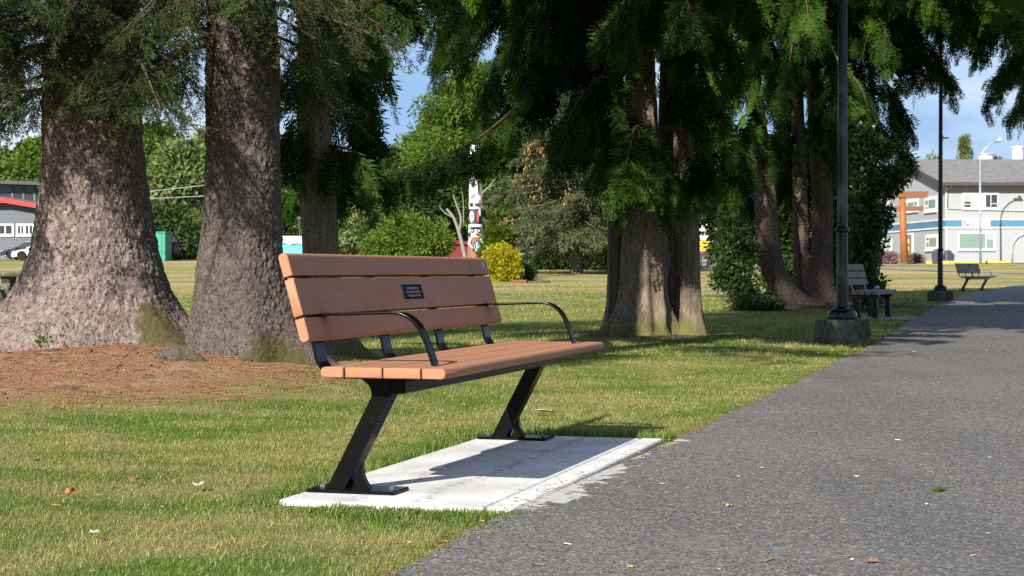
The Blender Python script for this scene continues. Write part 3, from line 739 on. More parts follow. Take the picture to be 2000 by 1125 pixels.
def crown_object(name, pts, dirs, ups, scl, protos, parent, rnd):
    """pts etc. in the parent's local space. dirs: where a spray points (+x of the shape), ups: its upper side (+z)"""
    pts = np.asarray(pts, float); d = np.asarray(dirs, float); u = np.asarray(ups, float)
    d /= np.maximum(np.linalg.norm(d, axis=1), 1e-6)[:, None]; y = np.cross(u, d); y /= np.maximum(np.linalg.norm(y, axis=1), 1e-6)[:, None]; z = np.cross(d, y)
    # euler XYZ of the matrix [d y z] (columns)
    ey = -np.arcsin(np.clip(d[:, 2], -1, 1)); ez = np.arctan2(d[:, 1], d[:, 0]); ex = np.arctan2(y[:, 2], z[:, 2])
    me = bpy.data.meshes.new(name); me.vertices.add(len(pts)); me.vertices.foreach_set('co', pts.astype(np.float32).ravel())
    a = me.attributes.new('rot', 'FLOAT_VECTOR', 'POINT'); a.data.foreach_set('vector', np.stack([ex, ey, ez], 1).astype(np.float32).ravel())
    a = me.attributes.new('scl', 'FLOAT', 'POINT'); a.data.foreach_set('value', np.asarray(scl, np.float32))
    a = me.attributes.new('idx', 'INT', 'POINT'); a.data.foreach_set('value', rnd.integers(0, len(protos), len(pts)).astype(np.int32))
    o = link(name, me, parent); md = o.modifiers.new('scatter', 'NODES'); md.node_group = scatter_group(protos)
    o['kind'] = 'stuff'
    return o

def cluster(seed, parts, n, sx, syz, k=1.0):
    rg = random.Random(seed); R_, B_2 = [], []
    for i in range(n):
        rows, br = parts[i % len(parts)]; t = i / max(1, n - 1); off = Vector((sx * t, rg.gauss(0, syz), rg.gauss(0, syz * .6) - .25 * sx * t * t))
        m = Euler((rg.gauss(0, .6), rg.uniform(.1, .9), rg.gauss(0, .7))).to_matrix()
        for (p, d, nn, L, W_) in rows: R_.append((m @ Vector(p) * k + off, m @ Vector(d), m @ Vector(nn), L * k, W_ * k))
        B_2 += br
    return R_, B_2
cs_ = [cedar_spray(s) for s in range(5)]; cb_ = [cedar_spray(s + 20, .34, 1.6) for s in range(4)]
ss_ = [spruce_sprig(s, .30, b) for s, b in enumerate((.10, .2, .3, .6, .15))]
CEDAR = [proto(leafcards(r_, 'cedar_spray', M['cedar_leaf'], b)) for r_, b in cs_]
CEDAR_BIG = [proto(leafcards(*(lambda q: (q[0], 'cedar_bough', M['cedar_leaf'], q[1]))(cluster(30 + s, cs_, 11, .75, .14, 1.1)))) for s in range(3)]
SPRUCE = [proto(leafcards(r_, 'spruce_sprig', M['spruce_leaf'], b)) for r_, b in ss_]
SPRUCE_BIG = [proto(leafcards(*(lambda q: (q[0], 'spruce_bough', M['spruce_leaf'], q[1]))(cluster(40 + s, ss_, 8, .7, .12, 1.35)))) for s in range(3)]

class Crown:
    """collects hanging sprays and limb tubes in world space"""
    def __init__(s, seed): s.p, s.d, s.u, s.s = [], [], [], []; s.r = random.Random(seed); s.mb = MB(); s.seed = seed
    def put(s, p, d, u, sc): s.p.append(tuple(p)); s.d.append(tuple(d)); s.u.append(tuple(u)); s.s.append(sc)
    def limb(s, pts, r0, r1, n=6):
        P = bez(pts, 5); s.mb.tube(P, [r0 + (r1 - r0) * i / (len(P) - 1) for i in range(len(P))], n, cap=False); return P
    def along(s, P, step):
        acc = 0; out = []
        tot = sum((b - a).length for a, b in zip(P[:-1], P[1:])); run = 0
        for a, b in zip(P[:-1], P[1:]):
            ln = (b - a).length
            while acc < ln:
                out.append((a.lerp(b, acc / ln), (b - a).normalized(), (run + acc) / tot)); acc += step * s.r.uniform(.6, 1.4)
            acc -= ln; run += ln
        return out
    def cedar_limb(s, pts, r0=.03, step=.075, drop=(.35, .8), scale=1.0, sparse=1.0, spray=.115, tmin=.08):
        """a limb with strands that hang from it, each strung with flat sprays"""
        rg = s.r; P = s.limb(pts, r0, .005)
        for p, t, k in s.along(P, step):
            if k < tmin or rg.random() > sparse: continue
            side = t.cross(Vector((0, 0, 1))).normalized() * rg.choice((-1, 1))
            env = .35 + .65 * math.sin(PI * min(1, .15 + .8 * k))
            ln = rg.uniform(*drop) * env
            d = (side * rg.uniform(.1, .8) + t * rg.uniform(.0, .8) + Vector((0, 0, -rg.uniform(.5, 1.3)))).normalized()
            q = Vector(p); n = max(2, int(ln / spray))
            for i in range(n):
                f = i / n; d = (d + Vector((rg.gauss(0, .05), rg.gauss(0, .05), -.13))).normalized()
                q2 = q + d * ln / n
                sd = d.orthogonal(); sd.rotate(Matrix.Rotation(rg.uniform(0, 2 * PI), 3, d))
                dd = (d + sd * rg.uniform(.1, .55) + Vector((0, 0, -.25))).normalized()
                up = (sd + Vector((rg.gauss(0, .5), rg.gauss(0, .5), rg.gauss(.1, .4))))
                s.put(q, dd, up, scale * rg.uniform(.75, 1.2) * (1.05 - .4 * f)); q = q2
            if ln > .4 and rg.random() < .25: s.mb.tube([p, p + (q - p) * .5 + Vector((rg.gauss(0, .02), 0, 0)), q], [.005, .004, .002], 4, cap=False)
    def spruce_limb(s, pts, r0=.03, step=.05, drop=(.15, .5), scale=1.0, tmin=.15, dead=.2):
        rg = s.r; P = s.limb(pts, r0, .006)
        for p, t, k in s.along(P, step):
            if k < tmin: continue
            side = t.cross(Vector((0, 0, 1))).normalized() * rg.choice((-1, 1))
            ln = rg.uniform(*drop) * (1.1 - .5 * k)
            d = (side * rg.uniform(.3, 1.1) + t * rg.uniform(.2, 1.0) + Vector((0, 0, rg.uniform(-.9, .15)))).normalized()
            q = Vector(p); n = max(1, int(ln / .13)); tw = [Vector(p)]
            for i in range(n):
                d = (d + Vector((rg.gauss(0, .1), rg.gauss(0, .1), -.16))).normalized()
                sd = d.orthogonal(); sd.rotate(Matrix.Rotation(rg.uniform(0, 2 * PI), 3, d))
                s.put(q, (d + sd * rg.uniform(0, .6)), Vector((rg.gauss(0, .4), rg.gauss(0, .4), 1)), scale * rg.uniform(.7, 1.15)); q = q + d * ln / n; tw.append(q.copy())
            if rg.random() < .3: s.mb.tube(tw + [q + d * .05], [.0045] * len(tw) + [.0015], 4, cap=False)
            if rg.random() < dead:       # bare hanging twigs
                tw = [Vector(p)]; d2 = Vector((rg.gauss(0, .5), rg.gauss(0, .5), -.6)).normalized(); q2 = Vector(p)
                for i in range(4): d2 = (d2 + Vector((rg.gauss(0, .25), rg.gauss(0, .25), -.2))).normalized(); q2 = q2 + d2 * rg.uniform(.04, .11); tw.append(q2.copy())
                s.mb.tube(tw, [.0042, .0035, .003, .002, .001], 4, cap=False)
                for i in range(1, 4):
                    e = tw[i] + Vector((rg.gauss(0, .07), rg.gauss(0, .07), rg.gauss(-.04, .05))); s.mb.tube([tw[i], e], [.0025, .001], 4, cap=False)
    def build(s, root, protos, name='crown'):
        o = Vector(root.location); P = np.array(s.p) - np.array(o)
        return crown_object(name, P, s.d, s.u, s.s, protos, root, np.random.default_rng(s.seed))
    def local_limbs(s, root):
        o = root.location; m = MB(); m.v = [tuple(Vector(p) - o) for p in s.mb.v]; m.f = s.mb.f; return m
def upper_crown(root, seed, base, z0, z1, rad, n, protos, sc, hollow=.25, droop=.5):
    """the mass of foliage overhead: tapering cone of boughs (mostly above the picture, it shades what hangs below)"""
    rg = random.Random(seed); p, d, u, s = [], [], [], []
    nb = max(8, n // 22)
    for b in range(nb):
        f = (b + rg.random()) / nb; z = z0 + (z1 - z0) * f; rr = rad * (1 - f) ** .75 * rg.uniform(.7, 1.12) + .25; a = rg.uniform(0, 2 * PI)
        k = n // nb
        for i in range(k):
            t = hollow + (1 - hollow) * (i + rg.random()) / k
            q = Vector((math.cos(a) * rr * t, math.sin(a) * rr * t, -droop * rr * t * t * .5 + rg.gauss(0, .12))) + Vector((rg.gauss(0, .16), rg.gauss(0, .16), 0)) * rr * t * .7
            p.append((base[0] + q.x - root.location.x, base[1] + q.y - root.location.y, z + q.z - root.location.z))
            aa = a + rg.gauss(0, .7); d.append((math.cos(aa), math.sin(aa), rg.uniform(-1.1, -.1))); u.append((rg.gauss(0, .3), rg.gauss(0, .3), 1)); s.append(sc * rg.uniform(.7, 1.3))
    return crown_object('crown', p, d, u, s, protos, root, np.random.default_rng(seed))

# ------------------------------------------------------------------ the two spruces on the mound
def spruce(px, d, prof, cen, lobes, label, mat, seed, limbs, zc, moss, height, rad, off=0.0, nc=1000):
    X = (px - CX) / F * d; root = empty('spruce_tree', (X, d, Z(X, d) - .02))
    C = Crown(seed); rg = C.r; z0 = root.location.z
    for (a0, a1, n, zb, ln, dr) in limbs:
        for i in range(n):
            a = R(a0 + (a1 - a0) * (i + rg.random()) / n); l = rg.uniform(*ln); zz = rg.uniform(*zb); dd = rg.uniform(*dr)
            o = Vector((X, d, z0 + zz)); h = Vector((math.cos(a), math.sin(a), 0)); bend = Vector((-h.y, h.x, 0)) * rg.gauss(0, .25)
            P = [o + h * .2, o + h * l * .35 + Vector((0, 0, .02 - dd * .15)) + bend * .4, o + h * l * .7 + Vector((0, 0, -dd * .55)) + bend, o + h * l + Vector((0, 0, -dd)) + bend * 1.4]
            C.spruce_limb(P, .018, .042, (.12, .5), 1.05, .12, .13)
    me = trunk_mesh('trunk', prof, cen, mat, lobes, 'spruce', 3.1, .0095, .019, moss, seed=seed, extra=C.local_limbs(root))
    link('trunk', me, root); C.build(root, SPRUCE)
    upper_crown(root, seed + 1, (X + off, d), z0 + zc, z0 + height, rad, nc, SPRUCE_BIG, 1.25, .12, .35)
    tag(root, label, 'tree'); return root
def moss1(T, z):
    da = (T - (-.62) + PI) % (2 * PI) - PI
    m = np.exp(-(da / .30) ** 2) * np.clip(1.15 - z / .52, 0, 1)
    da2 = (T - (-2.6) + PI) % (2 * PI) - PI
    return np.maximum(m, np.exp(-(da2 / .5) ** 2) * np.clip(.55 - z / .6, 0, 1))
def moss2(T, z):
    da = (T - (-.95) + PI) % (2 * PI) - PI
    return np.exp(-(da / .7) ** 2) * np.clip(.95 - z / .42, 0, 1)
spruce(182, 13.0, [(-.35, .74), (0, .62), (.12, .57), (.3, .515), (.68, .445), (1.45, .375), (2.6, .35), (6, .28), (12, .16), (19, .03)],
       [(-.4, 0, 0), (0, 0, 0), (.7, .02, 0), (1.5, .0, 0), (3, 0, 0), (19, .2, 0)],
       [(-.12, .32, .42, .32), (-.62, .16, .22, .28), (3.35, .42, .5, .26), (-2.2, .14, .5, .3), (1.2, .25, .5, .3), (2.4, .2, .5, .3)],
       'massive spruce with wide flaring root base, leftmost tree on the reddish needle mound', M['bark_spruce'], 3,
       [(150, 300, 11, (2.15, 2.9), (1.5, 2.6), (.3, .7)), (300, 385, 4, (2.1, 2.8), (.8, 1.3), (.25, .6)), (170, 300, 15, (2.25, 3.4), (1.7, 3.0), (.4, 1.0)), (320, 375, 2, (2.3, 3.2), (.9, 1.4), (.4, .8)), (176, 186, 3, (1.9, 2.2), (1.3, 2.0), (.45, .7)), (170, 300, 12, (3.2, 4.6), (2.4, 3.4), (.8, 1.6))], 4.2, moss1, 18, 2.2, -2.4, 800)  # unseen upper crown moved left so the sun reaches the middle cedar
spruce(470, 12.6, [(-.35, .44), (0, .385), (.15, .365), (.4, .33), (.8, .295), (1.5, .270), (2.6, .262), (6, .21), (12, .12), (17, .03)],
       [(-.4, .03, 0), (0, .03, 0), (.6, .0, 0), (1.5, .015, 0), (3, .01, 0), (17, .1, 0)],
       [(-.22, .24, .40, .22), (-1.25, .08, .35, .25), (2.9, .10, .4, .3), (1.3, .2, .6, .3)],
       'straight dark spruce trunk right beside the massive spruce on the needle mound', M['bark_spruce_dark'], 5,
       [(160, 250, 4, (2.2, 2.8), (.9, 1.5), (.3, .6)), (320, 385, 4, (2.2, 2.6), (.6, 1.05), (.15, .4)), (230, 300, 3, (2.5, 3.2), (1.0, 1.7), (.35, .7)), (330, 370, 3, (2.5, 3.0), (.7, 1.1), (.2, .5)), (285, 350, 5, (3.9, 5.2), (2.4, 3.6), (.4, .8))], 7.2, moss2, 16, 1.8, .5, 380)  # last limb group: added overhead, out of view, to shade the lawn

# ------------------------------------------------------------------ cedars
def moss_low(k=1.0, h=.7, a=None, wd=1.2):
    def f(T, z):
        m = np.clip(1 - z / h, 0, 1) * k
        if a is not None: da = (T - a + PI) % (2 * PI) - PI; m = m * np.exp(-(da / wd) ** 2)
        return m
    return f
def W(px, py, d): return at(px, py, d)
def cedar(name, px, d, label): 
    X = (px - CX) / F * d; return empty(name, (X, d, Z(X, d) - .02))

# slim cedar behind the bench
r3 = cedar('cedar_tree', 622, 16.0, '')
C = Crown(21)
lim3 = [  # limbs given by where they pass (photograph column and row, metres away)
    [(640, 60, 16), (680, 30, 15.6), (720, 60, 15.4), (745, 110, 15.4)],
    [(640, 10, 16), (700, -30, 15.8), (760, -30, 15.6), (800, 0, 15.4)],
    [(635, 130, 16), (670, 120, 16.3), (705, 150, 16.5), (725, 200, 16.6)],
    [(635, -60, 16), (700, -90, 15.5), (800, -110, 15.2), (900, -60, 15)],
    [(640, 200, 16), (690, 210, 16.2), (735, 250, 16.3)],
    [(640, 285, 16), (675, 290, 15.7), (715, 305, 15.6)], [(640, 300, 16), (680, 300, 16.3), (735, 318, 16.5)],
    [(610, 240, 16), (580, 235, 15.8), (556, 260, 15.6)], [(610, 150, 16), (585, 120, 15.8), (560, 130, 15.6)],
    [(615, 40, 16), (660, 0, 15), (690, 20, 14.4), (700, 60, 14.0)],
    
]
for L_ in lim3:
    C.cedar_limb([W(*q) for q in L_], .022, .05, (.30, .75), 1.0)
C.cedar_limb([W(622, 330, 16.6), W(590, 340, 17.2), W(565, 360, 17.6)], .015, .05, (.2, .5), .9)
# boughs reaching out to the right: long thin strands hang from them against the sky
for L_ in ([(640, 40, 16), (700, 30, 15.8), (735, 60, 15.7)],):
    C.cedar_limb([W(*q) for q in L_], .02, .085, (.5, 1.25), .92, .9, .125)
# higher boughs, above the picture, that shade the path
for L_ in ([(630, -300, 16), (800, -380, 15.2), (1000, -390, 14.4), (1250, -320, 13.8)], [(630, -340, 16), (780, -420, 14.8), (960, -440, 13.6), (1180, -380, 12.8)], [(630, -280, 16), (830, -340, 15.8), (1060, -350, 15.4), (1330, -290, 15)],
           [(630, -400, 16), (800, -480, 15.4), (1050, -500, 14.6), (1400, -440, 14.2)], [(630, -360, 16), (900, -430, 15.8), (1150, -430, 15.6), (1450, -380, 15.6)], [(630, -420, 16), (850, -520, 14.4), (1100, -540, 13.2), (1350, -480, 12.6)]):
    C.cedar_limb([W(*q) for q in L_], .03, .07, (.3, .8), 1.3, 1.0, .14, .40)
me = trunk_mesh('trunk', [(-.3, .42), (0, .30), (.15, .235), (.4, .19), (.9, .17), (2, .145), (4, .12), (9, .06), (12, .02)], [(-.3, .05, 0), (0, .05, 0), (1, .03, 0), (2.4, -.05, 0), (12, -.3, 0)],
                M['bark_cedar'], [(-.35, .34, .4, .22), (-2.4, .10, .4, .3), (2.5, .2, .5, .3)], 'cedar', 4, .02, .012, moss_low(1.15, .42, -.45, .75), seed=9, extra=C.local_limbs(r3))
link('trunk', me, r3); C.build(r3, CEDAR)
upper_crown(r3, 23, (r3.location.x, 16.0), 7.4, 12, 1.8, 260, CEDAR_BIG, 1.0, .1, .3)
tag(r3, 'slim cedar trunk directly behind the left end of the brown bench', 'tree')

# many-stemmed cedar in the middle
rA = cedar('cedar_tree', 1268, 21.7, ''); rg = random.Random(5)
C = Crown(31)
limA = [
    [(1240, -40, 21.5), (1160, -70, 20.8), (1080, -30, 20.2), (1000, 70, 19.8)],
    [(1235, 60, 21.5), (1150, 20, 21), (1075, 60, 20.6), (1010, 150, 20.3)],
    [(1235, 100, 21.6), (1130, 90, 21.2), (1070, 140, 20.9), (985, 230, 20.6), (880, 300, 20.4), (740, 342, 20.2)],
    [(1240, 150, 21.4), (1190, 140, 20.8), (1140, 180, 20.3), (1100, 250, 20.0)],
    [(1240, 190, 21.5), (1190, 190, 21.9), (1130, 230, 22.2), (1090, 290, 22.4)],
    [(1235, 10, 21.6), (1120, -40, 22.2), (1010, -50, 22.8), (900, 10, 23.2), (860, 80, 23.4)],
    [(1230, -80, 21.6), (1110, -130, 22), (960, -120, 22.4), (850, -40, 22.6)],
    [(1240, 230, 21.4), (1205, 250, 20.9), (1180, 290, 20.6)],
    [(1258, 250, 21.2), (1240, 250, 20.5), (1230, 290, 20.1), (1222, 330, 19.9)],
    [(1300, 160, 21.4), (1360, 150, 20.9), (1400, 190, 20.5), (1425, 250, 20.3)],
    [(1300, 60, 21.4), (1370, 30, 20.9), (1410, 50, 21.2), (1440, 120, 21.4)],
    [(1345, 220, 21.6), (1390, 220, 21.9), (1420, 260, 22.2), (1440, 310, 22.3)],
    [(1345, 290, 21.6), (1375, 290, 21.3), (1395, 320, 21.1)],
    [(1262, 290, 21.3), (1276, 290, 20.8), (1290, 320, 20.5), (1296, 345, 20.4)],
    [(1255, -10, 21.2), (1240, -30, 19.8), (1220, 0, 19), (1200, 60, 18.6)],
    [(1270, -40, 21.2), (1300, -60, 20), (1330, -30, 19.2), (1350, 30, 18.8)],
    [(1300, -40, 21.6), (1380, -80, 22.4), (1440, -40, 23.2), (1480, 40, 23.8)],
    [(1245, 300, 21.4), (1215, 300, 21.1), (1196, 330, 20.9)],
]
for L_ in ([(1235, -60, 21.6), (1080, -110, 21), (960, -80, 20.4), (840, -20, 20)], [(1235, -20, 22), (1060, -60, 22.6), (920, -30, 23), (850, 40, 23.2)], [(1235, 40, 22), (1100, 0, 22.4), (960, 20, 22.8), (860, 90, 23)], [(1235, -100, 21.8), (1000, -150, 21.4), (820, -130, 21.2), (700, -80, 21)], [(1240, 80, 21.8), (1120, 60, 21.6), (1010, 100, 21.4), (930, 170, 21.2)]):
    C.cedar_limb([W(*q) for q in L_], .026, .085, (.6, 1.5), 1.0, .9, .13)      # long strands against the sky
for i, L_ in enumerate(limA):
    C.cedar_limb([W(*q) for q in L_], .030 if i != 2 else .038, .058, (.35, .95) if i != 2 else (.2, .6), 1.12)
stems = [  # (column, metres away, radius low, radius at 2 m, radius at 4 m, lean in m over 4 m)
    (1256, 21.6, .270, .200, .135, -.06), (1207, 22.2, .130, .115, .09, -.05), (1300, 22.3, .15, .13, .10, .04), (1322, 21.95, .075, .06, .05, .03), (1348, 21.5, .125, .104, .080, -.04)]
for i, (px, d, a, b, c_, ln) in enumerate(stems):
    X = (px - CX) / F * d; lx, ly = X - rA.location.x, d - rA.location.y
    lob = [(-1.6, .12, .28, .30), (-.80, .16, .25, .26), (-2.4, .20, .3, .28), (2.95, .34, .4, .22), (-.1, .26, .3, .22)] if i == 0 else [(-1.5, .09, .6, .22), (.1 if i > 2 else 3.1, .12, .5, .20), (-2.4, .08, .4, .2), (-.7, .08, .4, .2)]
    fl = [(-2.05, .07, .16), (-1.45, .05, .13), (-.95, .075, .15), (-.4, .06, .16), (-2.65, .07, .18), (.4, .05, .3)] if i == 0 else [(-1.9, .02, .25), (-1.0, .018, .2)]
    me = trunk_mesh('stem' if i else 'trunk', [(-.35, a * 1.35), (0, a * 1.12), (.4, a), (1, a * .94 + b * .06), (2, b), (4, c_), (9, .05), (12, .015)],
                    [(-.3, lx, ly), (0, lx, ly), (1.2, lx, ly), (4, lx + ln, ly), (12, lx + ln * 2, ly)], M['bark_cedar' if i not in (1, 2) else 'bark_cedar_red'], lob, 'cedar', 4.4, .022, .016 if i == 0 else .008, moss_low(.95, .42), seed=40 + i,
                    extra=C.local_limbs(rA) if i == 0 else None, flute=fl)
    link('stem' if i else 'trunk', me, rA)
C.build(rA, CEDAR)
upper_crown(rA, 33, (rA.location.x + 1.2, 20.2), 6.0, 13.5, 4.5, 3000, CEDAR_BIG, 1.2, .05, .26)  # unseen crown, set forward and to the right to shade the path
tag(rA, 'fluted cedar with several pale stems joined at the base, in the middle of the lawn', 'tree')

# twin cedars by the lamp post
rB = cedar('cedar_tree', 1585, 36.4, '')
C = Crown(41)
limB = [
    [(1470, 140, 36), (1430, 130, 35), (1400, 190, 34.4), (1385, 280, 34)], [(1470, 40, 36), (1420, 10, 35), (1390, 60, 34), (1375, 140, 33.6)],
    [(1480, 220, 36), (1450, 230, 35.4), (1430, 280, 35), (1420, 340, 34.8)], [(1480, 300, 36), (1455, 310, 36.4), (1432, 350, 36.8), (1420, 400, 37)],
    [(1480, 90, 36), (1500, 80, 34.6), (1510, 130, 33.8), (1512, 200, 33.4)],
    [(1590, 60, 36), (1570, 40, 34.4), (1550, 70, 33.4), (1540, 140, 33)],
    [(1595, 100, 36), (1620, 90, 34.6), (1640, 130, 34), (1655, 190, 33.6)], [(1600, 20, 36), (1650, -20, 35), (1700, 10, 34.4), (1740, 90, 34)],
    [(1600, -60, 36), (1680, -110, 34.6), (1760, -90, 33.6), (1830, 0, 33)], [(1600, 140, 36), (1640, 130, 35.4), (1680, 170, 35), (1700, 230, 34.8)],
    [(1600, 60, 36.6), (1680, 40, 37.4), (1750, 70, 38), (1800, 140, 38.4)], [(1600, -40, 36.6), (1700, -80, 37.6), (1800, -40, 38.6), (1860, 60, 39)],
    [(1590, 200, 36), (1605, 200, 34.8), (1612, 250, 34.2)],
    [(1600, 250, 36), (1630, 250, 35.6), (1655, 290, 35.3)], [(1500, -20, 36), (1480, -60, 34), (1470, -20, 33), (1465, 60, 32.4)],
    [(1560, -20, 36), (1560, -60, 34), (1570, -20, 33), (1580, 50, 32.4)], [(1480, -80, 36), (1400, -120, 35), (1340, -80, 34.4), (1310, 0, 34)],
    [(1600, 200, 36.8), (1660, 190, 38), (1720, 240, 38.8), (1770, 300, 39.4)], [(1600, -90, 36), (1720, -140, 36), (1850, -120, 36), (1960, -40, 36)],
    [(1530, 120, 36.4), (1540, 110, 37.4), (1550, 160, 38), (1552, 240, 38.2)], [(1520, 250, 36.6), (1530, 240, 37.2), (1540, 290, 37.6), (1545, 350, 37.8)],
]
limB += [[(1600, 20, 36.8), (1720, 20, 38), (1800, 70, 39), (1850, 150, 39.6)], [(1600, 120, 36.8), (1690, 130, 37.6), (1745, 180, 38.2), (1775, 235, 38.4)]]
for L_ in limB: C.cedar_limb([W(*q) for q in L_], .045, .10, (.6, 1.5), 1.45, 1.0, .19)
def stem_px(name, rows, d, mat, seed, lobes=(), moss=None, extra=None):
    """rows: (column, row, radius) up the stem"""
    pr, ce = [], []
    for (px, py, r_) in rows:
        p = at(px, py, d); z = p.z - rB.location.z; pr.append((z, r_)); ce.append((z, p.x - rB.location.x, p.y - rB.location.y))
    return link(name, trunk_mesh('trunk', pr, ce, mat, lobes, 'cedar', 6.5, .035, .012, moss, seed=seed, extra=extra, nmax=110), rB)
stem_px('trunk', [(1590, 625, .46), (1578, 606, .40), (1556, 590, .34), (1530, 563, .285), (1512, 530, .262), (1502, 490, .25), (1498, 440, .245), (1495, 390, .235), (1488, 320, .215), (1478, 240, .19), (1470, 150, .17), (1462, 0, .15), (1460, -300, .08), (1460, -600, .02)], 36.0,
        M['bark_cedar_red'], 51, [(-1.0, .15, .6, .3)], moss_low(.5, .6), C.local_limbs(rB))
stem_px('stem', [(1612, 625, .36), (1610, 606, .29), (1606, 580, .245), (1604, 520, .225), (1606, 440, .22), (1606, 380, .215), (1600, 300, .20), (1592, 180, .18), (1585, 0, .15), (1580, -300, .08), (1580, -600, .02)], 36.4,
        M['bark_cedar_red'], 52, [(-.6, .18, .5, .3), (-2.4, .12, .5, .3)], moss_low(.4, .5))
stem_px('stem', [(1568, 612, .22), (1566, 560, .18), (1564, 470, .16), (1560, 300, .14), (1552, 0, .10), (1550, -400, .02)], 37.4, M['bark_cedar_red'], 53)
stem_px('stem', [(1656, 612, .34), (1654, 580, .24), (1652, 480, .19), (1655, 380, .17), (1660, 200, .14), (1660, -200, .06)], 37.6, M['bark_cedar_red'], 54, [(-.2, .5, .35, .22)])
C.build(rB, CEDAR)
upper_crown(rB, 43, (rB.location.x, 36.6), 7.0, 16, 4.6, 2200, CEDAR_BIG, 1.35, .06, .5)
tag(rB, 'dark twin-trunked cedar with a curved leaning stem, left of the near lamp post', 'tree')

# cedar whose boughs hang into the right edge, across the path
rC = empty('cedar_tree', (15.2, 40.0, Z(15.2, 40) - .02)); C = Crown(61)
limC = [
    [(2200, 40, 40), (2100, 0, 39), (2020, 40, 38.4), (1960, 140, 38)], [(2220, -20, 40), (2080, -80, 39.4), (1950, -50, 39), (1870, 60, 38.6)],
    [(2200, 110, 40), (2090, 90, 39), (2030, 120, 38.2), (1985, 190, 37.8)], [(2220, -60, 40), (2050, -130, 38), (1930, -90, 37), (1850, 20, 36.4)],
    [(2200, -40, 40), (2060, -60, 41), (1960, 0, 42), (1900, 110, 42.4)], [(2220, 60, 40), (2110, 60, 41), (2040, 120, 41.6), (2000, 200, 42)],
    [(2200, -100, 40), (2000, -160, 40), (1860, -110, 40), (1780, 0, 40)], [(2200, 0, 40), (2060, 30, 40.4), (1980, 90, 40.6), (1925, 190, 40.8)],
    [(2200, -100, 40), (2040, -130, 37), (1960, -80, 36), (1920, 10, 35.4)],
    [(2200, 150, 40), (2080, 140, 39.5), (2010, 170, 39), (1975, 220, 38.8)],
]
for L_ in limC: C.cedar_limb([W(*q) for q in L_], .040, .125, (.6, 1.5), 1.25, 1.0, .19)
me = trunk_mesh('trunk', [(-.3, .55), (0, .42), (.6, .36), (3, .30), (7, .22), (15, .03)], [(-.3, 0, 0), (15, 0, 0)], M['bark_cedar_red'], [(-1.5, .2, .5, .3), (2.5, .2, .5, .3)], 'cedar', 5, .05, .012, None, seed=62, extra=C.local_limbs(rC), nmax=90)
link('trunk', me, rC); C.build(rC, CEDAR)
upper_crown(rC, 63, (15.2, 40.0), 6.8, 16, 4.6, 1500, CEDAR_BIG, 1.35, .06, .5)
tag(rC, 'cedar whose drooping boughs hang in from the right edge over the path', 'tree')

# ------------------------------------------------------------------ lamp posts
def make_lamp(base_w, base_h, H, name='lamp_post'):
    Lp = empty(name); h = base_w / 2
    m = MB(); b = .045
    def sq(s_, z, c): return [(s_ - c, -s_, z), (s_, -s_ + c, z), (s_, s_ - c, z), (s_ - c, s_, z), (-s_ + c, s_, z), (-s_, s_ - c, z), (-s_, -s_ + c, z), (-s_ + c, -s_, z)]
    rings = [sq(h * 1.0, -.25, b), sq(h * 1.0, base_h * .55, b), sq(h * .985, base_h * .80, b), sq(h * .93, base_h * .985, b), sq(h * .90, base_h, b)]
    v = [p for r in rings for p in r]; f = [(i * 8 + k, i * 8 + (k + 1) % 8, i * 8 + 8 + (k + 1) % 8, i * 8 + 8 + k) for i in range(4) for k in range(8)] + [tuple(range(32, 40))]
    m.add(v, f).build('footing', M['mossy_concrete'], Lp)
    z = base_h
    MB().lathe([(.168, z), (.172, z + .03), (.165, z + .075), (.145, z + .098), (.128, z + .102), (.130, z + .118), (.118, z + .128), (.085, z + .132), (.074, z + .15)], 28, cap=False).build('base_flange', M['lamp_metal'], Lp, ang=35)
    # fluted lower shaft, collar, slimmer upper shaft
    def fluted(r0, r1, za, zb, n=12):
        m = MB(); k = n * 4; v = []
        for (r_, zz) in ((r0, za), (r1, zb)):
            for j in range(k): rr = r_ * (1 - .075 * max(0, math.cos(2 * PI * j / 4)) ** 1); v.append((rr * math.cos(2 * PI * j / k), rr * math.sin(2 * PI * j / k), zz))
        return m.add(v, [(j, (j + 1) % k, k + (j + 1) % k, k + j) for j in range(k)])
    fluted(.068, .062, z + .12, z + 1.02).build('shaft', M['lamp_metal'], Lp)
    MB().lathe([(.062, z + 1.0), (.080, z + 1.015), (.084, z + 1.03), (.080, z + 1.045), (.066, z + 1.06), (.058, z + 1.075)], 28, cap=False).build('collar', M['lamp_metal'], Lp, ang=35)
    fluted(.056, .046, z + 1.05, H).build('shaft', M['lamp_metal'], Lp)
    MB().lathe([(.046, H - .03), (.07, H), (.07, H + .05), (.12, H + .10), (.19, H + .30), (.20, H + .42), (.13, H + .56), (.03, H + .66), (.01, H + .72)], 24).build('lantern', M['lamp_metal'], Lp, ang=35)
    return Lp
lx = (1645 - CX) / F * 19.9
l1 = make_lamp(.505, .275, 6.6); l1.location = (lx, 19.9, Z(lx, 19.9) + .0); l1.rotation_euler.z = .30
tag(l1, 'dark blue-black lamp post on a mossy concrete footing, nearest along the path', 'lamp post')
l2 = copy_tree(l1); X2 = (1836.5 - CX) / F * 43.5; l2.location = (X2, 43.5, Z(X2, 43.5)); l2.rotation_euler.z = .3
l2['label'] = 'thin dark lamp post farther down the path beside the distant bench'
arm = MB().box((.12, 0, 4.13), (.20, .03, .035)).build('banner_arm', M['lamp_metal'], l2); MB().bx(.02, .05, -.03, .03, 4.05, 4.2).build('bracket', M['lamp_metal'], arm)
for o in (l1, l2): o['group'] = 'lamp posts along the path'

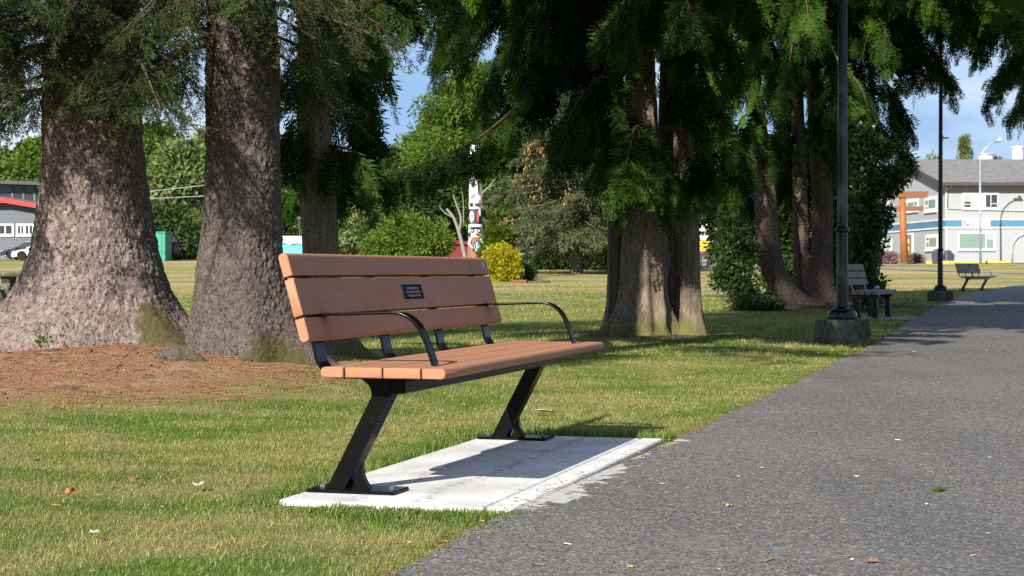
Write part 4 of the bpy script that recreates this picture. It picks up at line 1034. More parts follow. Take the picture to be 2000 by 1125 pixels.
# ------------------------------------------------------------------ the other two benches
b3 = make_bench(M['grey_wood'], M['lamp_metal'], False)
p = at(1876, 581, 54.0); b3.location = (p.x + .35, 53.6, Z(p.x + .35, 53.6) + .015); b3.rotation_euler.z = BROT - .26
tag(b3, 'small distant bench with thin black armrests, past the second lamp post', 'bench')
plain('engraving', (.05, .045, .04), .8, .1)
for du in (1.0, 1.12, 1.3, 1.42): MB().prism([backxf(.268, -.0008), backxf(.322, -.0008), backxf(.322, -.002), backxf(.268, -.002)], du, du + .07).build('engraved_mark', M['engraving'], b3)
def old_bench():
    B = empty('park_bench'); L = 1.65
    for i in range(4): MB().rbox(0, L, i * .118, i * .118 + .092, .40, .475, .006).build('seat_slat', M['grey_wood'], B)
    for i in range(3):
        z0 = .56 + i * .125; v0 = .50 + i * .033
        m = MB(); m.rbox(0, L, 0, .045, 0, .108, .006); m.v = [(p_[0], v0 + p_[1] + p_[2] * .26, z0 + p_[2]) for p_ in m.v]; m.build('back_slat', M['grey_wood'], B)
    for u in (.28, L - .28):
        m = MB(); m.prism([(.03, .40), (.46, .40), (.46, .35), (.03, .35)], u - .04, u + .04); lg = m.build('seat_bracket', M['lamp_metal'], B)
        for vv in (.10, .40): MB().prism([(vv - .045, -.05), (vv + .045, -.05), (vv + .04, .36), (vv - .04, .36)], u - .05, u + .05).build('leg', M['lamp_metal'], B)
        m = MB(); m.prism([(.44, .36), (.50, .36), (.685, .92), (.645, .92)], u - .03, u + .03); m.build('back_support', M['lamp_metal'], B)
    for du in (.70, .82, .98):
        m = MB(); m.prism([(.5715, .83), (.5945, .895), (.5930, .8955), (.5700, .8305)], du, du + .05); m.build('engraved_mark', M['engraving'], B)
    return B
b2 = old_bench(); p = at(1664, 624, 29.4); b2.location = (p.x + .34, 28.9, Z(p.x + .34, 29) + .02); b2.rotation_euler.z = BROT - .12
tag(b2, 'weathered grey bench with thick slats, half hidden behind the near lamp post', 'bench')
plain('bottle_blue', (.12, .28, .46), .15, .6)
o = MB().lathe([(.0, 0), (.034, .002), (.036, .02), (.034, .06), (.036, .075), (.036, .14), (.028, .17), (.014, .19), (.014, .21), (.0, .212)], 14, cap=False).build('water_bottle', M['bottle_blue'], smooth=True)
o.location = b2.matrix_basis @ Vector((.42, .12, .512)); o.rotation_euler = (0, PI / 2, 1.2); tag(o, 'crumpled blue plastic bottle lying on the weathered grey bench', 'bottle')
strip('bench_slab', [(b2.location.x - .1, 28.8), (b2.location.x + .5, 30.7)], 1.3, M['road_grey'], .014)

# ------------------------------------------------------------------ leafy bushes by the cedars
BUSHP = [proto(leaf_clump(70 + s, M['bush_leaf'], 34, .17, .085, .055, .8)) for s in range(3)]
def bush(name, label, blobs, protos, sc, n, seed, mat_twig='twig', shell=.5, cat='bush', droop=0.0, nst=7):
    """blobs: (centre, radii); clumps fill them, densest near the skin; stems rise from the ground to each blob"""
    rg = random.Random(seed); c0 = blobs[0][0]; root = empty(name, (c0[0], c0[1], Z(c0[0], c0[1]) - .02)); P, D, U, Sx = [], [], [], []; m = MB()
    vol = [b[1][0] * b[1][1] * b[1][2] for b in blobs]; tv = sum(v ** .67 for v in vol)
    for b, v in zip(blobs, vol):
        c, r_ = Vector(b[0]), b[1]
        for i in range(max(4, int(n * v ** .67 / tv))):
            q = Vector((rg.gauss(0, 1), rg.gauss(0, 1), rg.gauss(0, 1))).normalized(); k = (shell + (1 - shell) * rg.random()) * rg.uniform(.72, 1.28)
            w_ = Vector((q.x * r_[0], q.y * r_[1], q.z * r_[2])) * k
            P.append(tuple(c + w_ - root.location)); D.append((q.x + rg.gauss(0, .4), q.y + rg.gauss(0, .4), q.z + rg.gauss(0, .4) - droop)); U.append((rg.gauss(0, .5), rg.gauss(0, .5), 1)); Sx.append(sc * rg.uniform(.7, 1.3))
        for i in range(nst):
            e = c + Vector((rg.gauss(0, .5) * r_[0], rg.gauss(0, .5) * r_[1], rg.gauss(0, .4) * r_[2])) - root.location
            a = Vector((rg.gauss(0, .12), rg.gauss(0, .12), 0)); m.tube([a, a.lerp(e, .5) + Vector((rg.gauss(0, .08), rg.gauss(0, .08), .1)), e], [.02 * sc, .013 * sc, .006 * sc], 5, cap=False)
    if nst: m.build('stem', M[mat_twig], root, smooth=True)
    crown_object('crown', P, D, U, Sx, protos, root, np.random.default_rng(seed)); tag(root, label, cat); return root
def B_(px, py, d, rx, ry, rz): p = at(px, py, d); return ((p.x, p.y, p.z), (rx, ry, rz))
bush('leafy_bush', 'dark leafy bush growing at the foot of the curved cedar stem',
     [B_(1450, 570, 35, .30, .4, .50), B_(1440, 510, 35.2, .38, .4, .5), B_(1470, 605, 34.4, .40, .4, .18), B_(1500, 608, 34.2, .45, .4, .12), B_(1425, 460, 35.6, .36, .4, .4), B_(1412, 545, 35.2, .20, .3, .18), B_(1402, 500, 35.6, .16, .3, .16)], BUSHP, 1.0, 330, 71, shell=.15)
bush('leafy_bush', 'tall dark leafy bush behind the weathered grey bench, right of the near lamp post',
     [B_(1680, 530, 33, .30, .4, .55), B_(1692, 455, 33.2, .36, .5, .5), B_(1682, 400, 33.4, .40, .4, .45), B_(1715, 360, 33.4, .45, .4, .28), B_(1680, 320, 33.4, .36, .5, .42), B_(1745, 345, 33.4, .28, .3, .16), B_(1700, 570, 32.6, .20, .3, .22), B_(1672, 265, 33.6, .28, .4, .28), B_(1722, 290, 33.6, .30, .3, .14), B_(1714, 555, 32.5, .08, .2, .10), B_(1718, 420, 33, .16, .3, .14)], BUSHP, 1.05, 430, 72, shell=.1)

BUSHQ = [proto(leaf_clump(80 + s, M['bush_leaf'], 46, .30, .13, .075, .8)) for s in range(3)]
bush('leafy_bush', 'broad dark bush filling the gap behind the twin cedar stems',
     [B_(1545, 500, 43, .55, .6, .9), B_(1535, 420, 43, .6, .6, .8), B_(1640, 440, 42.5, .55, .6, 1.0), B_(1625, 540, 42, .5, .5, .6), B_(1480, 440, 43.5, .65, .6, .8), B_(1440, 415, 44, .6, .6, .7), B_(1400, 405, 44.5, .55, .5, .55), B_(1545, 330, 43, .7, .6, .9), B_(1640, 340, 43, .5, .5, .9), B_(1670, 470, 42.5, .3, .5, .9), B_(1430, 480, 44, .35, .5, .5), B_(1545, 565, 42.5, .5, .5, .5)], BUSHQ, 1.15, 900, 73, shell=.2)
# ------------------------------------------------------------------ far trees and shrubs
def protos_leaf(mat, n=56, rad=.5, ll=.20, lw=.12, seed=0): return [proto(leaf_clump(seed + s, M[mat], n, rad, ll, lw, .75)) for s in range(3)]
def protos_needle(mat, seed=0, **k): return [proto(needle_clump(seed + s, M[mat], **k)) for s in range(3)]
PF = {k: protos_leaf(k, seed=100 + 7 * i) for i, k in enumerate(('far_leaf', 'far_dark', 'far_pale'))}
PF['far_grey'] = protos_needle('far_grey', 140, n=60, L=1.0, w=.36, ll=.22, lw=.035)
PF['far_pine'] = protos_leaf('far_pine', 70, .42, .19, .07, 150)
PF['far_conifer'] = protos_needle('far_dark', 160, n=60, L=1.0, w=.36, ll=.26, lw=.06)
PF['yellow'] = protos_leaf('yellow_leaf', 60, .14, .085, .055, 170); PF['hedge'] = protos_leaf('hedge_leaf', 60, .14, .08, .05, 175); PF['rhodo'] = protos_leaf('rhodo_leaf', 40, .26, .15, .07, 180); PF['heather'] = protos_leaf('heather', 40, .16, .09, .05, 185)
def broad_tree(px, d, top, wpx, prot, label, seed, group=None, name='leafy_tree', base_frac=.12, dens=1.0, sc=1.0, lean=0, trunk='twig', n0=210):
    X = (px - CX) / F * d; zg = Z(X, d); zt_ = EYE + (HY - top) / F * d; H = zt_ - zg; rw = wpx / F * d / 2
    root = empty(name, (X, d, zg - .05)); rg = random.Random(seed); P, D, U, Sx = [], [], [], []; m = MB()
    nb = 15; lob = []
    for i in range(nb):
        f = base_frac + (.93 - base_frac) * (i + .5) / nb; a = rg.uniform(0, 2 * PI); env = math.sin(PI * (.16 + .78 * f)) ** .8
        rr = rw * env * rg.uniform(.3, .68); lob.append((Vector((math.cos(a) * rr + lean * f, math.sin(a) * rr, H * f)), rw * env * rg.uniform(.40, .62) + .25))
    lob.append((Vector((lean, 0, H * .92)), rw * .3 + .2))
    tot = sum(r_ ** 2 for _, r_ in lob)
    for c, r_ in lob:
        for i in range(int(dens * n0 * r_ ** 2 / tot * (max(.7, rw * H / 12)))):
            q = Vector((rg.gauss(0, 1), rg.gauss(0, 1), rg.gauss(0, 1))).normalized(); k = r_ * (.45 + .6 * rg.random())
            P.append(tuple(c + Vector((q.x, q.y, q.z * .8)) * k)); D.append((q.x, q.y, q.z + rg.gauss(0, .3))); U.append((rg.gauss(0, .4), rg.gauss(0, .4), 1)); Sx.append(sc * rg.uniform(.65, 1.25))
        m.tube([(lean * .3, 0, H * .12), c * .6 + Vector((0, 0, -.1 * H * .3)), c], [H * .012, H * .008, H * .003], 5, cap=False)
    m.tube([(0, 0, -.3), (lean * .2, 0, H * .3), (lean * .6, 0, H * .6), (lean, 0, H * .88)], [H * .022, H * .017, H * .01, H * .004], 8, cap=False)
    m.build('trunk', M[trunk], root, smooth=True)
    crown_object('crown', P, D, U, Sx, prot, root, np.random.default_rng(seed)); tag(root, label, 'tree', group); return root
def conifer(px, d, top, wpx, prot, label, seed, group=None, name='conifer_tree', sc=1.0, n=420, low=.06, trunk='twig', upturn=.0):
    X = (px - CX) / F * d; zg = Z(X, d); H = EYE + (HY - top) / F * d - zg; rw = wpx / F * d / 2
    root = empty(name, (X, d, zg - .05)); rg = random.Random(seed); P, D, U, Sx = [], [], [], []; m = MB(); nb = int(n / 9)
    for b in range(nb):
        f = low + (1 - low) * ((b + rg.random()) / nb) ** 1.15; a = rg.uniform(0, 2 * PI); rr = rw * (1 - f) ** .8 * rg.uniform(.65, 1.15) + .08; z = H * f
        for i in range(9):
            t = .15 + .85 * (i + rg.random()) / 9
            P.append((math.cos(a) * rr * t + rg.gauss(0, .1) * rr, math.sin(a) * rr * t + rg.gauss(0, .1) * rr, z - .22 * rr * t + upturn * rr * t * t + rg.gauss(0, .08)))
            aa = a + rg.gauss(0, .6); D.append((math.cos(aa), math.sin(aa), rg.uniform(-.5, .1))); U.append((rg.gauss(0, .3), rg.gauss(0, .3), 1)); Sx.append(sc * rg.uniform(.7, 1.2) * (1 - .45 * f))
        m.tube([(0, 0, z), (math.cos(a) * rr * .9, math.sin(a) * rr * .9, z - .2 * rr + upturn * rr * .8)], [.05 * (1 - f) + .012, .008], 4, cap=False)
    m.tube([(0, 0, -.3), (0, 0, H * .5), (0, 0, H * .99)], [H * .024, H * .014, .01], 8, cap=False)
    m.build('trunk', M[trunk], root, smooth=True); crown_object('crown', P, D, U, Sx, prot, root, np.random.default_rng(seed)); tag(root, label, 'tree', group); return root

WOOD = 'leafy tree in the distant green wood beyond the lawn'; WOODC = 'dark conifer in the distant green wood beyond the lawn'
rg = random.Random(99); wx = -90; k = 0
while wx < 1260:
    d = rg.uniform(148, 176); con = rg.random() < .30
    top = 292 + rg.uniform(-28, 34) - (26 if 260 < wx < 420 else 0) + (30 if 640 < wx < 800 else 0)
    if con: conifer(wx, d, top - rg.uniform(0, 30), rg.uniform(80, 120), PF['far_conifer'], WOODC, 200 + k, 'conifers in the distant wood', sc=2.6, n=330)
    else: broad_tree(wx, d, top, rg.uniform(120, 180), PF[rg.choice(('far_leaf', 'far_leaf', 'far_dark', 'far_pale'))], WOOD, 200 + k, 'leafy trees in the distant wood', sc=2.3, dens=.9)
    wx += rg.uniform(42, 66); k += 1
# lower bank of scrub in front of the wood
wx = 255
while wx < 1250:
    d = rg.uniform(136, 144)
    broad_tree(wx, d, rg.uniform(400, 440), rg.uniform(110, 160), PF[rg.choice(('far_leaf', 'far_pale', 'far_dark'))], 'low scrubby tree along the front of the distant wood', 300 + k, 'scrub trees before the wood', 'scrub_tree', .02, .8, 1.9)
    wx += rg.uniform(62, 90); k += 1

broad_tree(918, 92, 120, 235, PF['far_pine'], 'bright green pine towering behind the carved totem pole', 401, None, 'pine_tree', .18, 2.1, 1.35)
broad_tree(700, 96, 300, 150, PF['far_pale'], 'pale green tree left of the pine, above the bench back', 402, None, 'leafy_tree', .1, 1.4, 1.3)
broad_tree(800, 88, 345, 150, PF['far_dark'], 'dark rounded tree above the rhododendron', 403, None, 'leafy_tree', .15, 1.5, 1.2)
conifer(1020, 97, 190, 190, PF['far_conifer'], 'dark conifer standing between the pine and the cone-laden spruce', 404, sc=1.5, n=520)
sp = conifer(1125, 82, 40, 400, PF['far_grey'], 'grey-green spruce hung with orange cones, left of the many-stemmed cedar', 405, sc=1.35, n=1900, low=.12, name='spruce_tree', trunk='twig_grey', upturn=.05)
broad_tree(1075, 106, 250, 190, PF['far_dark'], 'dark leafy tree filling the gap behind the cone-laden spruce', 406, None, 'leafy_tree', .05, 1.7, 1.5)
broad_tree(1180, 104, 215, 190, PF['far_dark'], 'tall dark tree closing the view just left of the many-stemmed cedar', 407, None, 'leafy_tree', .05, 1.7, 1.5)
conifer(775, 104, 285, 130, PF['far_conifer'], 'dark pointed conifer between the pale tree and the pine', 408, sc=1.5, n=480)
# cones hanging on its outer boughs
cone = MB().lathe([(.004, 0), (.026, -.03), (.032, -.07), (.024, -.12), (.006, -.15)], 7, cap=True).mesh('cone', M['cone'], True)
rg = random.Random(8); P, D = [], []
cl_ = [(rg.uniform(PI * .85, PI * 1.8), rg.uniform(.2, .6)) for _ in range(26)]
for i in range(300):
    a, f = rg.choice(cl_); a += rg.gauss(0, .07); f += rg.gauss(0, .018); H = 11.5; rr = 195 / F * 82 * (1 - f) ** .8 * rg.uniform(.75, 1.08)
    P.append((math.cos(a) * rr, math.sin(a) * rr, H * f - .22 * rr - .1)); D.append((1, 0, 0))
pc = proto(cone); crown_object('cone', P, D, [(0, 0, 1)] * len(P), [.85 * rg.uniform(.7, 1.3) for _ in P], [pc], sp, np.random.default_rng(1))
bush('rhododendron', 'bright green rhododendron above the top edge of the brown bench', [B_(800, 475, 76, 1.55, 1.0, .85), B_(745, 485, 76, .8, .8, .7), B_(850, 470, 76, .8, .8, .8), B_(790, 445, 76.5, .9, .7, .45)], PF['rhodo'], 1.1, 520, 501)
bush('golden_bush', 'round golden yellow bush at the foot of the totem pole', [B_(983, 516, 69, .62, .6, .60), B_(975, 500, 69, .5, .5, .38), B_(996, 528, 68.8, .42, .4, .36)], PF['yellow'], 1.25, 520, 502)
bush('clipped_bush', 'clipped upright green bush behind the golden bush', [B_(970, 470, 71, .52, .5, .42), B_(958, 500, 71, .4, .4, .6), B_(985, 466, 71, .35, .4, .34)], PF['hedge'], 1.25, 420, 503)
bush('juniper_bush', 'low dark bush spreading right of the golden bush', [B_(1030, 532, 70, .45, .4, .22), B_(1015, 528, 70.4, .4, .4, .3)], PF['far_dark'], .35, 160, 504)
hd = [B_(1040 + 26 * i, 492 + (i % 2) * 6, 93, .8, .8, .75 + .1 * (i % 3)) for i in range(7)]
bush('hedge', 'dark green hedge closing the lawn below the cone-laden spruce', hd, PF['far_dark'], .8, 700, 505)
# bare branching tree by the totem
tr = empty('bare_tree', (at(912, 520, 73.5).x, 73.5, Z(at(912, 520, 73.5).x, 73.5))); m = MB()
def wl_(px, py, d=73.5): return at(px, py, d) - tr.location
for pts, r0, r1 in (([(914, 540), (908, 500), (897, 455), (886, 425), (872, 408)], .11, .05), ([(897, 455), (900, 425), (890, 395), (885, 380)], .06, .02), ([(886, 425), (868, 415), (858, 402)], .04, .012), ([(915, 540), (920, 440), (938, 385), (955, 365), (967, 350)], .07, .018), ([(950, 370), (962, 362), (972, 362)], .025, .01), ([(905, 440), (905, 395), (900, 362)], .03, .01)):
    P = bez([wl_(*q) for q in pts], 4); m.tube(P, [r0 + (r1 - r0) * i / (len(P) - 1) for i in range(len(P))], 7)
m.build('trunk', M['twig_grey'], tr, smooth=True); tag(tr, 'bare pale-barked small tree forking beside the totem pole', 'tree')
# trees seen over the white building's roof
conifer(1886, 150, 268, 66, PF['far_pale'], 'bushy evergreen rising above the grey shingle roof', 601, sc=1.7, n=260)
broad_tree(1818, 160, 300, 30, PF['far_leaf'], 'small treetop peeping over the left part of the grey roof', 602, sc=1.5)
broad_tree(1945, 160, 302, 46, PF['far_dark'], 'dark treetop showing over the grey roof below the street light', 603, sc=1.5)
bush('heather_bush', 'purple flowering heather by the building door', [B_(1788, 506, 115.5, .5, .4, .28), B_(1778, 507, 115.5, .4, .4, .22)], PF['heather'], 1.2, 120, 604)
bush('heather_bush', 'pinkish flowering shrub at the left end of the white building', [B_(1730, 506, 113, .9, .5, .4), B_(1712, 506, 113, .6, .5, .35)], PF['heather'], 1.5, 140, 605)

# ------------------------------------------------------------------ totem pole and what stands round it
plain('paint_white', (.62, .63, .62), .6); plain('paint_black', (.03, .035, .045), .6); plain('paint_red', (.42, .07, .055), .6); plain('paint_blue', (.10, .22, .42), .6); plain('pole_brown', (.24, .095, .055), .7); plain('paint_teal', (.30, .42, .46), .6)
def totem():
    d = 71.5; X = (929 - CX) / F * d; T = empty('totem_pole', (X, d, Z(X, d) - .03)); s_ = d / F
    def zz(py): return EYE + (HY - py) * s_ - T.location.z
    def fig(py0, py1, r0, r1, mat, name='pole_section', n=20):
        a, b = zz(py0), zz(py1); return MB().lathe([(r0, a), (r0 * 1.03, a + (b - a) * .1), ((r0 + r1) / 2 * 1.04, (a + b) / 2), (r1 * 1.03, b - (b - a) * .1), (r1, b)], n).build(name, mat, T, ang=50)
    def patch(dx, py, w_, h_, mat, par, name, dep=.05, yy=None):
        """a carved, rounded boss on the pole's front"""
        r_ = .30; x = dx * s_; y = -math.sqrt(max(.01, r_ * r_ - min(x * x, .08))) if yy is None else yy
        m = MB(); n = 14; rings = []
        for k, (f, o) in enumerate(((1.0, .02), (.92, -dep * .7), (.6, -dep))):
            rings.append([(x + math.cos(2 * PI * i / n) * w_ * s_ / 2 * f, y + o, zz(py) + math.sin(2 * PI * i / n) * h_ * s_ / 2 * f) for i in range(n)])
        v = [p for r in rings for p in r]; f = [(k * n + i, k * n + (i + 1) % n, k * n + n + (i + 1) % n, k * n + n + i) for k in range(2) for i in range(n)] + [tuple(range(2 * n, 3 * n))]
        return m.add(v, f).build(name, mat, par, ang=40)
    base = fig(552, 463, .30, .285, M['pole_brown'], 'pole_base')
    s1 = fig(463, 438, .285, .28, M['paint_white'], 'carved_figure'); s2 = fig(438, 408, .275, .27, M['paint_black'], 'carved_figure'); s3 = fig(408, 391, .27, .265, M['paint_white'], 'carved_figure')
    s4 = fig(391, 348, .265, .25, M['paint_white'], 'carved_figure'); s5 = fig(348, 308, .255, .25, M['paint_black'], 'carved_figure'); s6 = fig(308, 284, .25, .19, M['paint_white'], 'carved_figure')
    # lowest figure: arms held out, a shield on the belly, a wide face above
    patch(3, 482, 17, 26, M['paint_black'], base, 'belly_shield', .06); patch(3, 482, 13, 21, M['paint_teal'], base, 'belly_panel', .09); patch(0, 480, 3, 16, M['paint_black'], base, 'belly_line', .11); patch(6, 480, 3, 16, M['paint_black'], base, 'belly_line', .11)
    m = MB(); m.tube([(-.2, -.2, zz(466)), (-.27, -.36, zz(476)), (-.10, -.42, zz(486))], [.07, .06, .05], 8); m.build('arm', M['paint_white'], base, smooth=True)
    m = MB(); m.tube([(.22, -.2, zz(468)), (.34, -.32, zz(476)), (.42, -.36, zz(486)), (.36, -.36, zz(492))], [.07, .06, .06, .04], 8); m.build('arm', M['paint_white'], base, smooth=True)
    for dx in (-6, 7): patch(dx, 451, 9, 8, M['paint_black'], s1, 'eye', .05); patch(dx, 451, 5, 4, M['paint_white'], s1, 'eye_white', .08)
    patch(0, 445, 26, 5, M['paint_black'], s1, 'brow', .05); patch(3, 457, 8, 5, M['paint_red'], s1, 'mouth', .07); patch(-11, 458, 6, 10, M['paint_black'], s1, 'cheek', .05)
    for (dx, py, w_, h_, mt, sec) in ((-7, 424, 9, 24, 'paint_white', s2), (-7, 425, 5, 18, 'paint_teal', s2), (-7, 422, 3, 8, 'paint_red', s2), (5, 424, 5, 24, 'paint_red', s2), (8, 416, 4, 16, 'paint_white', s2), (-8, 400, 8, 9, 'paint_black', s3), (4, 400, 14, 6, 'paint_black', s3), (8, 396, 6, 12, 'paint_red', s3),
                                      (-7, 380, 12, 12, 'paint_teal', s4), (-7, 380, 7, 7, 'paint_black', s4), (-5, 358, 9, 18, 'paint_black', s4), (-5, 360, 5, 10, 'paint_white', s4), (6, 366, 4, 30, 'paint_black', s4), (-6, 326, 10, 16, 'paint_white', s5), (6, 320, 8, 20, 'paint_white', s5), (-5, 326, 5, 9, 'paint_red', s5), (7, 318, 4, 10, 'paint_blue', s5), (0, 340, 18, 6, 'paint_red', s5), (-6, 296, 6, 8, 'paint_black', s6), (6, 296, 6, 8, 'paint_black', s6), (0, 303, 10, 4, 'paint_red', s6)):
        patch(dx, py, w_, h_, M[mt], sec, 'carved_mark', .05 if mt in ('paint_white', 'paint_black') else .075)
    m = MB(); m.prism([(.22, zz(330)), (.55, zz(326)), (.60, zz(306)), (.5, zz(300)), (.22, zz(308))], -.06, .06, 'y'); m.build('wing', M['paint_blue'], T)
    m = MB(); m.prism([(-.22, zz(330)), (-.34, zz(324)), (-.34, zz(304)), (-.22, zz(308))], -.06, .06, 'y'); m.build('wing', M['paint_white'], T)
    tag(T, 'tall carved totem pole painted black, white and red beyond the bench', 'totem pole')
totem()
plain('shed_red', (.13, .02, .018), .7)
X = at(885, 500, 80).x; sh = empty('shed', (X, 80, Z(X, 80) - .05)); MB().bx(-.75, .75, 0, 1.4, 0, 1.45).build('wall', M['shed_red'], sh); MB().prism([(-.85, 1.452), (.85, 1.452), (.85, 1.56), (0, 1.66), (-.85, 1.56)], -.12, 1.5, 'y').build('roof', M['shed_red'], sh); tag(sh, 'low dark red shed left of the totem pole', 'shed')
plain('chip_red', (.16, .06, .04), .95)
for i in range(5):
    o = MB().rbox(-.35, .35, -.1, .1, 0, .13, .03).build('border_stone', M['mossy_concrete' if i else 'chip_red']); p = at(1015 + 12 * i, 545, 67.5); o.location = (p.x, 67.2 + .2 * (i % 2), Z(p.x, 67.2) - .01); o.rotation_euler.z = .2 * (i - 2)
    o.scale = ((.9, .35, .5, .45, .7)[i],) * 3
    tag(o, ('reddish edging block right of the golden bush', 'small pale stone at the border of the golden bush')[min(i, 1)], 'stone', 'border stones' if i else None)

# ------------------------------------------------------------------ white building on the right
def mat_siding(name, c1, c2, vertical, pitch):
    t = NT(name); o = t.obj(); x, y, z = t.sep(o)
    co = t.math('ADD', x, y) if vertical else z
    fr = t.math('FRACT', t.math('MULTIPLY', co, 1 / pitch)); g = t.smooth(t.math('ABSOLUTE', t.math('SUBTRACT', fr, .5)), .40, .5); n = t.noise(o, .9, 4)
    c = t.mix(n, c1, c2); c = t.mix(t.math('MULTIPLY', g, .30), c, tuple(q * .5 for q in c1))
    M[name] = t.done(t.bsdf(c, .75, .25, normal=t.bump(g, -.015, .5)))
mat_siding('white_siding', (.27, .28, .30), (.305, .315, .33), True, .24); mat_siding('grey_siding', (.095, .115, .14), (.115, .135, .16), False, .34); mat_siding('blue_siding', (.055, .14, .25), (.075, .17, .28), True, .55)
t = NT('shingle'); o = t.obj(); v1 = t.vor(t.mapv(o, (1, 2.5, 2.5)), 3.2, out='Color'); n = t.noise(o, 1.2, 5)
M['shingle'] = t.done(t.bsdf(t.mix(t.sep(v1)[0], t.mix(n, (.10, .098, .096), (.14, .137, .135)), (.185, .18, .178)), .9, .15, normal=t.bump(t.sep(v1)[1], .03, .6)))
plain('trim_white', (.56, .57, .58), .5); plain('trim_dark', (.055, .05, .05), .6); plain('trim_red', (.42, .035, .04), .5)
def mat_glass(name, c, r_=.08):
    t = NT(name); n = t.noise(t.obj(), .7, 2); M[name] = t.done(t.bsdf(t.mix(n, tuple(q * .8 for q in c), tuple(q * 1.25 for q in c)), r_, .5))
mat_glass('glass_blind', (.15, .21, .185), .2); mat_glass('glass_dark', (.03, .035, .04)); mat_glass('glass_pale', (.26, .31, .32), .2); mat_glass('curtain', (.34, .33, .39), .5); mat_glass('blind_yellow', (.62, .50, .28), .5)
def window(par, x0, x1, z0, z1, panes, face, fr=.09, mull=.05):
    """face(x, out, z) -> local position; panes: [(x0, x1, z0, z1, material)] in fractions"""
    def slab(a, b, c, d, o0, o1, name, mat, p):
        m = MB(); v = [face(x, o, z) for o in (o0, o1) for (x, z) in ((a, c), (b, c), (b, d), (a, d))]
        m.add(v, [(0, 1, 2, 3), (7, 6, 5, 4), (0, 4, 5, 1), (1, 5, 6, 2), (2, 6, 7, 3), (3, 7, 4, 0)]); return m.build(name, mat, p)
    wn_ = slab(x0, x1, z0, z1, -.05, .05, 'window', M['trim_white'], par); wd, h = x1 - x0 - 2 * fr, z1 - z0 - 2 * fr
    for (a, b, c, d, mt) in panes:
        slab(x0 + fr + wd * a + mull / 2, x0 + fr + wd * b - mull / 2, z0 + fr + h * c + mull / 2, z0 + fr + h * d - mull / 2, -.03, .058, 'pane', M[mt], wn_)
    slab(x0 - .03, x1 + .03, z0 - .08, z0 - .003, -.05, .12, 'sill', M['trim_white'], wn_)
    return wn_
